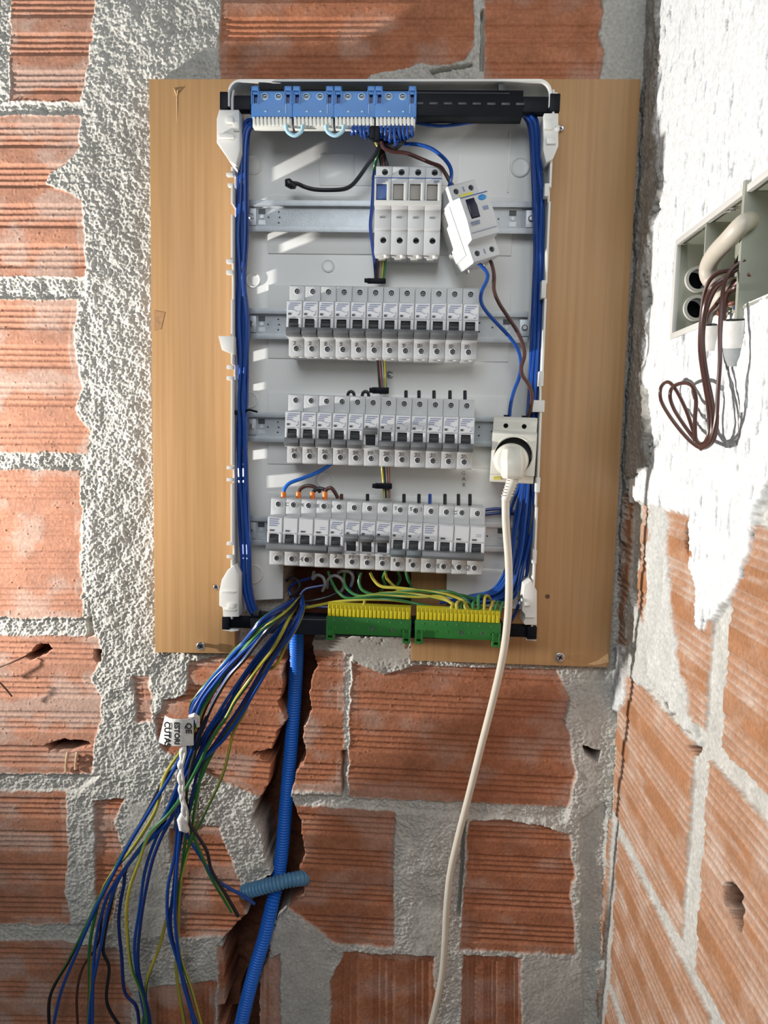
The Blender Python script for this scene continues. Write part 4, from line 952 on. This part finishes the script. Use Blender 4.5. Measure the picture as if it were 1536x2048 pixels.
# ferruled wires at the lowest row
def ferruled(label, pts, m, r=.0022):
    o = wire(label, pts, r, m, 'wires ending in orange ferrules'); e = at(*pts[0])-o.location
    MB().lathe([(.0028, -.006), (.0030, -.001), (.0030, .004), (.0026, .005)], tuple(e), axis='z', n=14).build('ferrule', M['orange'], o); return o
ferruled('bright blue wire rising from the leftmost orange ferrule to the middle row', [(567,992,.062),(569,978,.062),(580,966,.060),(604,957,.056),(630,947,.050),(650,936,.046),(664,926,.044)], 'pipe')
ferruled('grey brown wire arching up from the second orange ferrule', [(597,992,.062),(600,979,.062),(612,972,.062),(626,973,.061),(636,979,.060),(640,984,.058)], 'brown')
ferruled('black wire leaving the third orange ferrule to the right', [(625,992,.062),(628,982,.062),(638,977,.062),(648,979,.062),(652,984,.060)], 'black')
ferruled('brown wire leaving the rightmost orange ferrule downwards', [(650,992,.064),(652,980,.064),(661,976,.064),(668,982,.062),(676,996,.058)], 'brown')

# wires under the lowest row: earth wires to the green blocks
GE = 'striped earth wires running to the right green terminal block'
earth = [
 ('lowest striped wire, from the cable opening across to the earth block', [(610,1216,.058),(640,1210,.062),(678,1203,.066),(730,1199,.068),(790,1200,.068),(835,1208,.068),(872,1215,.070),(905,1216,.078)], 'yellow'),
 ('striped wire under the first raised lever bending right to the earth block', [(656,1142,.050),(662,1160,.052),(676,1184,.056),(700,1197,.060),(750,1191,.064),(830,1194,.066),(880,1193,.068),(900,1204,.072),(914,1216,.078)], 'yellow'),
 ('striped wire leaving the second raised lever towards the earth block', [(690,1142,.050),(688,1162,.052),(697,1180,.056),(722,1192,.060),(780,1186,.064),(840,1190,.066),(888,1199,.070),(906,1208,.074),(922,1218,.078)], 'yellow'),
 ('striped wire leaving the third raised lever towards the earth block', [(722,1145,.050),(718,1165,.052),(728,1182,.056),(760,1190,.060),(820,1181,.064),(880,1186,.066),(920,1198,.070),(931,1208,.074),(937,1218,.078)], 'yellow'),
 ('green wire from the fifth slim breaker curving to the earth block', [(740,1145,.050),(748,1160,.050),(764,1173,.054),(800,1176,.058),(850,1181,.062),(900,1184,.064),(926,1196,.068),(940,1208,.072),(946,1220,.078)], 'green'),
 ('green wire nearest the small wooden patch curving to the earth block', [(770,1145,.050),(776,1160,.048),(800,1180,.050),(850,1190,.054),(905,1188,.058),(945,1197,.064),(958,1210,.072),(962,1221,.078)], 'green')]
for lb, pts, m1 in earth: wire(lb, pts, .0019, m1, GE, stripe='green' if m1 == 'yellow' else 'yellow', twist=.06)
for i, (x, y, m1) in enumerate([(708+200-5, 1211, 'yellow'), (913, 1206, 'yellow'), (921, 1210, 'green'), (929, 1208, 'yellow'), (946, 1205, 'green'), (957, 1192, 'green'), (969, 1194, 'yellow'), (983, 1206, 'yellow'), (992, 1206, 'green'), (1002, 1208, 'green')]):
    xx = 906+i*10.6
    wire('short %s wire plugged into the right earth block, %s from the left' % (m1, ORD[i]), [(xx-2, 1226, .084), (x, y+4, .082), (x+3, y-2, .076), (x+8, y-1, .066), (x+12, y+6, .056)], .0018, m1, 'short wires in the right earth block')
wire('single short yellow wire standing in the left earth block', [(727,1222,.084),(728,1210,.080),(729,1204,.072),(731,1200,.064)], .0016, 'yellow')
# dark tangle in the cable opening
GT = 'wires looping under the lowest breaker row'
tang = [('grey wire loop under the left four-pole breaker', [(628,1142,.044),(626,1158,.046),(634,1150,.052),(646,1155,.054),(650,1170,.052),(645,1182,.046)], 'greywire'),
 ('grey wire loop under the first slim breaker', [(654,1176,.044),(656,1160,.050),(668,1151,.054),(682,1157,.054),(688,1172,.050),(680,1186,.044)], 'greywire'),
 ('thin pale wire arching under the raised levers', [(676,1146,.048),(684,1142,.052),(700,1144,.052),(706,1156,.050),(702,1172,.044)], 'greywire'),
 ('purple blue wire dropping behind the yellow wires', [(706,1142,.046),(704,1160,.044),(698,1182,.040),(690,1205,.036)], 'bluedk'),
 ('dark wire dropping beside the purple blue one', [(714,1142,.042),(716,1162,.040),(712,1186,.036),(700,1210,.034)], 'black'),
 ('green wire dropping under the fifth slim breaker', [(772,1142,.050),(766,1156,.048),(770,1170,.044),(760,1184,.038)], 'green'),
 ('green wire dropping next to the wooden patch', [(812,1142,.050),(816,1158,.048),(822,1172,.042),(818,1184,.036)], 'green'),
 ('dark green wire under the sixth slim breaker', [(795,1142,.046),(800,1158,.042),(792,1174,.038),(784,1188,.034)], 'green'),
 ('dark blue wire looping at the left corner of the cable opening', [(640,1150,.036),(615,1158,.034),(590,1166,.030),(578,1180,.026),(588,1200,.030)], 'bluedk'),
 ('dark blue wire crossing low in the cable opening', [(668,1168,.034),(640,1172,.034),(612,1178,.036),(600,1190,.040)], 'bluedk'),
 ('black wire crossing the cable opening towards the hanging bundle', [(690,1178,.030),(660,1192,.030),(630,1200,.032),(600,1204,.038)], 'black'),
 ('dark blue wire at the very bottom of the cable opening', [(700,1206,.030),(660,1214,.030),(620,1212,.034),(596,1206,.040)], 'bluedk'),
 ('black wire curled in the left of the cable opening', [(572,1162,.028),(580,1156,.030),(594,1158,.032),(600,1170,.034),(592,1186,.034),(580,1194,.030)], 'black')]
for lb, pts, m1 in tang: wire(lb, pts, .0019, m1, GT)

# ------------------------------------------------------------------ hanging bundle
def cpt(cx, cy): return (60+.3906*cx, 1350+.3906*cy)
streams = {
 'A': [(600,1196,.050),(572,1210,.070),(545,1228,.092),(522,1250,.098),(508,1275,.090),(478,1303,.078),(452,1332,.070),(428,1362,.064),(404,1394,.060),(388,1424,.058)],
 'B': [(602,1194,.052),(582,1218,.080),(556,1240,.100),(530,1258,.102),(508,1282,.092),(482,1315,.078),(452,1348,.070),(430,1385,.064),(412,1420,.060),(396,1456,.058)],
 'C': [(598,1200,.048),(574,1240,.092),(556,1268,.096),(536,1298,.084),(512,1330,.072),(490,1362,.066),(466,1398,.062),(444,1432,.058),(418,1472,.056)],
 'D': [(604,1192,.050),(604,1216,.080),(590,1248,.098),(572,1276,.094),(552,1300,.080),(530,1340,.070),(502,1384,.064),(478,1425,.058),(440,1480,.056)]}
HB = 'wires hanging in a loose bundle out of the bottom of the enclosure'
hang = [
 ('A', 'green', 'black', 'green wire ending farthest left at the bottom of the photo', [(840,390),(700,520),(590,720),(460,940),(360,1130),(290,1280),(200,1460),(105,1640),(98,1830)]),
 ('A', 'blue', None, 'blue wire leaving the photo just right of the leftmost green one', [(760,440),(620,680),(500,880),(400,1070),(330,1210),(240,1420),(160,1620),(112,1830)]),
 ('B', 'yellow', 'green', 'long yellow striped wire at the left of the fan, its end almost straight', [(770,390),(690,520),(640,700),(530,880),(430,1000),(370,1110),(330,1250),(305,1400),(305,1600),(296,1830)]),
 ('B', 'blue', None, 'blue wire ending close beside the long yellow striped one on the left', [(800,450),(720,650),(640,800),(470,1020),(400,1200),(360,1400),(320,1600),(298,1830)]),
 ('B', 'brown', None, 'black brown wire bowing left at the very bottom of the fan', [(760,600),(700,700),(560,900),(440,1050),(375,1200),(350,1370),(270,1500),(240,1640),(246,1830)]),
 ('C', 'black', None, 'black wire wriggling right near the bottom of the fan', [(780,600),(720,700),(600,850),(460,1030),(410,1200),(375,1400),(405,1500),(395,1680),(480,1830)]),
 ('C', 'bluedk', None, 'navy wire with a kink near the bottom middle of the fan', [(780,620),(700,720),(510,960),(480,1080),(455,1250),(470,1450),(485,1620),(545,1700),(562,1830)]),
 ('C', 'yellow', 'green', 'yellow striped wire bowing left in the middle of the fan', [(800,580),(720,700),(610,820),(560,950),(505,1120),(495,1280),(520,1500),(580,1650),(604,1830)]),
 ('C', 'blue', None, 'blue wire bowing left beside the middle yellow striped one', [(790,500),(720,680),(640,850),(590,1000),(560,1200),(535,1400),(560,1600),(606,1830)]),
 ('C', 'bluedk', None, 'navy wire right of the middle blue one in the fan', [(800,520),(740,700),(660,860),(610,1020),(565,1280),(555,1500),(605,1720),(620,1830)]),
 ('A', 'blue', None, 'blue wire falling steeply under the white twine, left one of two', [(780,500),(760,650),(745,900),(705,1100),(710,1300),(760,1480),(850,1830)]),
 ('B', 'blue', None, 'blue wire falling steeply under the white twine, right one of two', [(790,500),(775,700),(755,950),(742,1200),(757,1400),(790,1600),(868,1830)]),
 ('D', 'yellow', 'green', 'yellow striped wire falling straight in the right half of the fan', [(900,470),(830,650),(800,810),(778,1000),(762,1150),(755,1350),(752,1550),(800,1830)]),
 ('D', 'yellow', 'green', 'yellow striped wire crossing from right to left low in the fan', [(890,460),(850,650),(820,850),(760,1080),(700,1250),(660,1400),(600,1560),(588,1700),(570,1830)]),
 ('C', 'blue', None, 'blue wire bending right under the twine towards the small conduit', [(830,500),(790,650),(800,800),(860,910),(960,1050),(1090,1130),(1150,1172)]),
 ('B', 'black', None, 'black wire bending right into the channel below the small conduit', [(820,500),(795,650),(805,740),(900,890),(930,1000),(1000,1120),(1066,1236)]),
 ('B', 'yellow', 'green', 'short green striped wire ending beside the channel, left of the small conduit', [(820,480),(800,620),(815,760),(860,880),(925,1030),(1034,1214)]),
 ('D', 'blue', None, 'blue wire bright on the outer right of the upper bundle', [(930,330),(840,480),(770,640),(700,760),(560,900),(440,1060),(380,1180),(330,1420),(318,1830)]),
 ('D', 'bluedk', None, 'navy wire running along the outer right of the upper bundle', [(950,320),(870,470),(830,620),(770,860),(735,1100),(720,1300),(770,1500),(860,1830)])]
for k, (st, m1, m2, lb, fan) in enumerate(hang):
    r = random.Random(100+k); jx = [-7, 5, -4, 7, 0, 3, -3, 6][k % 8]; jd = [0, .004, -.003, .006, -.005, .008, .002, -.004][(k*3) % 8]
    pts = []
    for i, (x, y, d) in enumerate(streams[st]):
        s = min(1, i/3); pts.append((x+(jx+r.uniform(-2.5, 2.5))*s, y+(jx*.5)*s, d+jd*s))
    for i, (cx, cy) in enumerate(fan):
        x, y = cpt(cx, cy); f = i/len(fan)
        if y < pts[-1][1]+14: continue
        pts.append((x, y, .054-.022*f+jd))
    wire(lb, pts, .00215 if m1 != 'brown' else .0017, m1, HB, stripe=m2, twist=.04, phase=k)
# rightmost yellow wire, well away from the rest
pts = [(604,1192,.050),(606,1222,.080),(592,1256,.096),(572,1290,.082),(552,1330,.072)]+[(*cpt(x, y), .056-.02*i/10) for i, (x, y) in enumerate([(1170,10),(1100,190),(1040,300),(990,500),(900,700),(820,860),(780,1000),(745,1200),(768,1430),(830,1620),(890,1830)])]
wire('yellow striped wire swinging out farthest right above, then crossing the bundle', pts, .0018, 'yellow', HB, stripe='green', twist=.03)
# more wires inside the upper bundle that end at the tag
for k, (m1, m2, lb) in enumerate([('bluedk', None, 'thick navy cable arching highest in the upper left of the bundle'), ('yellow', 'green', 'yellow striped wire just inside the highest arch of the bundle'), ('blue', None, 'blue wire disappearing behind the white paper tag')]):
    o_ = k*6
    pts = [(600,1198,.050),(556,1222,.094),(526,1240,.104),(506,1262,.098+.002*k),(480,1296,.080),(455+o_,1330,.072),(425+o_,1362,.066),(400+o_,1398,.062),(384+o_,1430,.060),(372+o_,1470,.052),(362+o_,1530,.046),(356+o_,1600,.042),(352+o_,1660,.040)]
    wire(lb, pts, .0028 if k == 0 else .0021, m1, HB, stripe=m2)

# paper tag and white twine
def paper_tag():
    c = at(362, 1462, .074); t = thing('paper_tag', 'folded white paper tag with handwritten capitals, wrapped round the hanging wires', 'tag', c)
    P = [at(x, y, .074)-Vector(c) for x, y in [(347,1434),(372,1434),(386,1436),(382,1488),(372,1492),(348,1492),(326,1486),(332,1460)]]
    m = MB(); xs = [(P[0].x+(P[2].x-P[0].x)*i/8) for i in range(9)]
    # gently curled sheet with thickness
    def sheet(u, v): x = -.021+.036*u; z = .016-.033*v; x += -.004*v*(1-u)*2; y = -.004*math.sin(u*math.pi)+.010*max(0, .25-u)*2; return Vector((x, y, z))
    vs = []; n = 10
    for s in (0, .0006):
        for i in range(n+1):
            for j in range(n+1):
                q = sheet(i/n, j/n); vs.append((q.x, q.y+s, q.z))
    fs = []; K = (n+1)**2
    for s in (0, 1):
        for i in range(n):
            for j in range(n): fs.append((s*K+i*(n+1)+j, s*K+(i+1)*(n+1)+j, s*K+(i+1)*(n+1)+j+1, s*K+i*(n+1)+j+1))
    for i in range(n):
        for a in (0, n): fs.append((i*(n+1)+a, (i+1)*(n+1)+a, K+(i+1)*(n+1)+a, K+i*(n+1)+a)); fs.append((a*(n+1)+i, a*(n+1)+i+1, K+a*(n+1)+i+1, K+a*(n+1)+i))
    m.add(vs, fs); m.build('sheet', M['white'], t)
    m = MB().tube([(.010, .0005, .018), (.016, -.001, .020), (.019, .002, .016), (.019, .006, .004)], [.002, .0035, .0035, .002], 8); m.build('curled_edge', M['white'], t)
    for s, x, z in [('QE', .0105, .006), ('ESTORI', -.0035, -.001), ('CUTAS', -.0155, -.003)]:
        text(s, .0098 if len(s) < 6 else .0085, M['ink_k'], t, (x, -.0050 if x > -.01 else -.0040, z), (math.pi/2, math.pi/2, 0), name='handwriting', bold=.00035)
paper_tag()
tw = wire('white twine binding the hanging wires together below the paper tag', [(366,1490,.072),(363,1520,.074),(361,1550,.074),(362,1580,.072),(367,1610,.070),(370,1640,.066)], [.0030]*1, 'white', name='twine') if False else None
def twine():
    P = smooth_path([at(*p) for p in [(366,1490,.072),(363,1520,.074),(361,1550,.074),(362,1580,.072),(367,1610,.070),(371,1645,.064)]]); o0 = P[0].copy(); K = len(P)
    t = thing('twine', 'white twine binding the hanging wires together below the paper tag', 'twine', o0)
    MB().tube([p-o0+Vector((.0008*math.sin(i*.9), .0006*math.cos(i*1.3), 0)) for i, p in enumerate(P)], [.0032+.0006*math.sin(i*.7) for i in range(K)], 10).build('strand', M['white'], t)
    MB().tube([p-o0+Vector((.0028+.0012*math.sin(i*.35), -.0015, 0)) for i, p in enumerate(P)], .0018, 8).build('strand', M['white'], t)
    k = P[-1]-o0; MB().tube([k+Vector((-.003, 0, .012)), k+Vector((-.005, -.001, .004)), k+Vector((-.002, -.001, -.006)), k+Vector((.003, 0, -.011))], [.003, .0052, .0062, .003], 10).build('knot', M['white'], t)
twine()

# ------------------------------------------------------------------ corrugated conduits
def conduit(label, pts, r, m, pitch=.0034, open_end=True):
    P = smooth_path([at(*p) for p in pts], 8); o0 = P[0].copy()
    # resample evenly
    out = [P[0]]; acc = 0; step = pitch/4
    for a, b in zip(P[:-1], P[1:]):
        L_2 = (b-a).length; s = step-acc
        while s < L_2: out.append(a.lerp(b, s/L_2)); s += step
        acc = L_2-(s-step)
    rad = [r*(1, .96, .82, .96)[i % 4] for i in range(len(out))]
    t = thing('corrugated_conduit', label, 'conduit', o0)
    MB().tube([p-o0 for p in out], rad, 24).build('tube', M[m], t)
    if open_end:
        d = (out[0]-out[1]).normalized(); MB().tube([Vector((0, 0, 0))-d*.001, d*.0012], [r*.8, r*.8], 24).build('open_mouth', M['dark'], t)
conduit('bright blue corrugated conduit rising through the channel broken in the bricks', [(592,1240,.010),(593,1290,.004),(592,1340,-.012),(589,1400,-.020),(584,1470,-.022),(578,1540,-.022),(571,1620,-.022),(564,1700,-.018),(556,1760,-.012),(544,1810,.004),(530,1870,.010),(512,1930,.013),(496,1990,.016),(482,2050,.018),(466,2120,.018)], .0092, 'pipe', .0036)
conduit('short dull blue corrugated conduit lying across the bright blue one', [(488,1784,.012),(510,1778,.016),(540,1770,.018),(570,1762,.016),(598,1757,.008),(614,1756,-.012)], .0096, 'pipe2', .0046)

# ------------------------------------------------------------------ junction box on the right wall
def jbox():
    ya, yb = BY0, BY3; x0 = XC-.004; dep = .052; z0, z1 = BZ0, BZ1
    t = thing('junction_box', 'open olive grey junction box with three compartments sunk into the white painted side wall', 'junction box', (XC, BY0, (z0+z1)/2))
    b = Vector(t.location)
    def bx(m, xa, xb, y_a, y_b, za, zb_): m.box(xa-b.x, xb-b.x, y_a-b.y, y_b-b.y, za-b.z, zb_-b.z)
    th = .0022
    m = MB(); bx(m, x0, XC+dep, ya-th, ya+th*.2, z0-th, z1+th); pl = m.build('end_wall', M['boxgrey'], t, bevel=.0003)
    zc = [atx(1392, 541, XC).z, atx(1388, 602, XC).z]
    cc = MB()
    hx = XC+.0155
    for z in zc: cc.lathe([(.0095, -.02), (.0095, .02)], (hx-b.x, 0, z-b.z), n=24)
    cut(pl, [cc])
    for z in zc:
        m = MB(); m.lathe([(.0125, -th), (.0125, -th-.004), (.0095, -th-.004), (.0095, .002), (.0125, .0)], (hx-b.x, 0, z-b.z), n=28, ring=True); m.build('knockout_ring', M['rim'], t)
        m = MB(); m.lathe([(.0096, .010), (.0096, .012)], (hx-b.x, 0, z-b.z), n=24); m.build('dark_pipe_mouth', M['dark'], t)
    m = MB(); bx(m, XC+dep-th, XC+dep, yb, ya, z0-th, z1+th); m.build('back', M['boxgrey'], t)
    m = MB(); bx(m, x0, XC+dep, yb, ya, z0-th, z0); bx(m, x0, XC+dep, yb, ya, z1, z1+th); m.build('side_walls', M['boxgrey'], t, bevel=.0003)
    m = MB(); bx(m, x0-.002, XC+.020, BY1-th/2, BY1+th/2, z1-.040, z1+.003); m.build('divider', M['boxgrey'], t, bevel=.0003)
    m = MB(); bx(m, x0-.004, XC+dep, BY2-th, BY2+th, z0-.010, z1+.008); m.build('divider', M['boxgrey'], t, bevel=.0003)
    m = MB(); bx(m, x0-.0025, x0+.002, yb, ya+.001, z1-.001, z1+.0045); bx(m, x0-.0025, x0+.002, ya-.090, ya+.001, z0-.0045, z0+.001); bx(m, x0-.0025, x0+.002, ya-.003, ya+.003, z0, z1); m.build('rim', M['rim'], t, bevel=.0006)
    m = MB(); bx(m, XC+.006, XC+.012, BY1+.006, BY1+.012, z1-.010, z1-.001); bx(m, XC+.004, XC+.010, BY2+.010, BY2+.016, z1-.012, z1-.001); m.build('moulded_peg', M['rim'], t, bevel=.0006)
jbox()
def rp(px, py, off): return atx(px, py, XC-off)
wire('thick white sheathed cable curving across the mouth of the junction box', [rp(1530,470,-.030), rp(1512,446,-.014), rp(1498,442,.002), rp(1482,452,.010), rp(1458,478,.014), rp(1432,506,.016), rp(1418,530,.016), rp(1418,552,.014), rp(1432,568,.008), rp(1452,584,-.006), rp(1470,600,-.02)], .0072, 'cream', name='sheathed_cable', cat='cable', n=14, raw=True)
wire('second white sheathed cable, lower in the junction box, mostly behind brown wires', [rp(1500,560,-.020), rp(1480,566,-.010), rp(1462,572,-.004), rp(1444,590,.002), rp(1428,615,.004), rp(1418,645,.004), rp(1414,680,.002)], .0060, 'cream', name='sheathed_cable', cat='cable', n=14, raw=True)
GBW = 'thin brown wires spilling out of the junction box'
bw = [('brown wire forming the largest outer loop left of the hanging coil', [(1468,540,.004),(1440,545,.014),(1420,560,.020),(1408,590,.022),(1402,640,.022),(1400,700,.022),(1408,760,.022),(1416,810,.022),(1418,860,.022),(1410,885,.022),(1396,885,.022),(1386,860,.022),(1372,820,.022),(1352,780,.022),(1336,764,.022),(1322,775,.022),(1322,800,.022),(1338,830,.022),(1362,862,.022),(1385,886,.022),(1405,896,.022),(1424,885,.022),(1432,860,.022),(1434,830,.022)]),
 ('brown wire forming the smaller inner loop of the coil', [(1480,534,.006),(1450,556,.016),(1424,574,.024),(1410,610,.024),(1404,660,.024),(1406,720,.024),(1416,780,.024),(1424,830,.024),(1422,870,.024),(1408,892,.024),(1392,880,.024),(1390,840,.024),(1392,800,.024),(1384,772,.024),(1366,766,.024),(1346,774,.024),(1340,792,.024),(1348,818,.024),(1368,850,.024),(1390,880,.024)]),
 ('brown wire hanging straight down on the right of the coil', [(1490,520,.004),(1466,536,.012),(1450,562,.018),(1444,600,.022),(1440,660,.024),(1440,720,.024),(1436,780,.024),(1432,840,.024),(1420,885,.024),(1402,898,.024)]),
 ('brown wire just left of the straight one, joining it at the bottom of the coil', [(1486,526,.002),(1458,552,.012),(1430,580,.018),(1412,625,.020),(1406,680,.020),(1412,740,.020),(1424,800,.020),(1430,840,.020),(1428,870,.020),(1414,890,.020)]),
 ('short brown wire crossing behind the coil inside the box', [(1495,560,.000),(1470,575,.008),(1448,590,.010),(1430,612,.010),(1412,636,.010),(1408,660,.010)]),
 ('short brown wire ending between the two white pipe stubs', [(1470,560,.004),(1456,585,.010),(1450,612,.010),(1448,640,.008),(1452,664,.006)])]
for lb, pts in bw: wire(lb, [rp(*p) for p in pts], .00165, 'brown', GBW, raw=True)
for lb, pts, m1 in [('bare copper coloured wire twisted deep in the junction box', [(1500,548,.0),(1474,566,.006),(1452,596,.008),(1448,620,.006)], 'copper'), ('second copper coloured wire, lower in the junction box', [(1484,600,-.004),(1466,606,.006),(1446,612,.008),(1436,628,.006)], 'copper'), ('black wire rising at the back of the junction box', [(1500,480,-.02),(1486,500,-.01),(1474,524,-.004),(1462,552,.002)], 'black'), ('blue wire end low in the junction box', [(1492,600,-.004),(1482,612,.002),(1470,616,.004)], 'bluedk')]:
    wire(lb, [rp(*p) for p in pts], .0017, m1, 'wire ends inside the junction box', raw=True)
def stub(px, py, px2, py2, r, label, grey):
    a = rp(px, py, .006); b_ = rp(px2, py2, .004); t = thing('pipe_stub', label, 'pipe', a)
    d = Vector(b_)-Vector(a)
    MB().tube([Vector((0, 0, 0)), d*.5, d], [r, r, r*.98], 22).build('sleeve', M['white'], t)
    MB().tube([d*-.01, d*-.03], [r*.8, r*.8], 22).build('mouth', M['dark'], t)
    if grey: MB().tube([d, d*1.35, d*1.7], [r*.95, r*.8, r*.5], 18).build('mortar_plug', M['grpipe'], t)
stub(1473, 640, 1470, 694, .0095, 'dirty white pipe stub below the junction box with grey mortar at its foot', True)
stub(1426, 650, 1424, 700, .0085, 'white pipe stub below the junction box, left one, hidden behind brown wires', False)

# ------------------------------------------------------------------ odd bits on the left bricks
wire('rusty binding wire sticking out of the upper hole in the left bricks', [(-30,1345,.016),(5,1332,.014),(30,1322,.012),(52,1312,.004),(66,1306,-.006)], .0011, 'twig', 'rusty binding wires')
wire('rusty wire end hanging below the other at the left edge of the photo', [(-30,1352,.026),(-5,1362,.022),(10,1376,.018),(24,1393,.014)], .0011, 'twig', 'rusty binding wires')
def drips():
    c = at(136, 1512, .003); t = thing('foam_drip', 'two small tan drips hanging below the lower hole in the left bricks', 'drip', c)
    for x0, l in ((133, 1542), (152, 1538)):
        P = [at(x0+3, 1504, .004)-c, at(x0+1, 1514, .006)-c, at(x0-1, 1528, .005)-c, at(x0, l, .005)-c]
        MB().tube(P, [.0022, .0020, .0014, .0026], 10).build('drip', M['foam'], t)
drips()
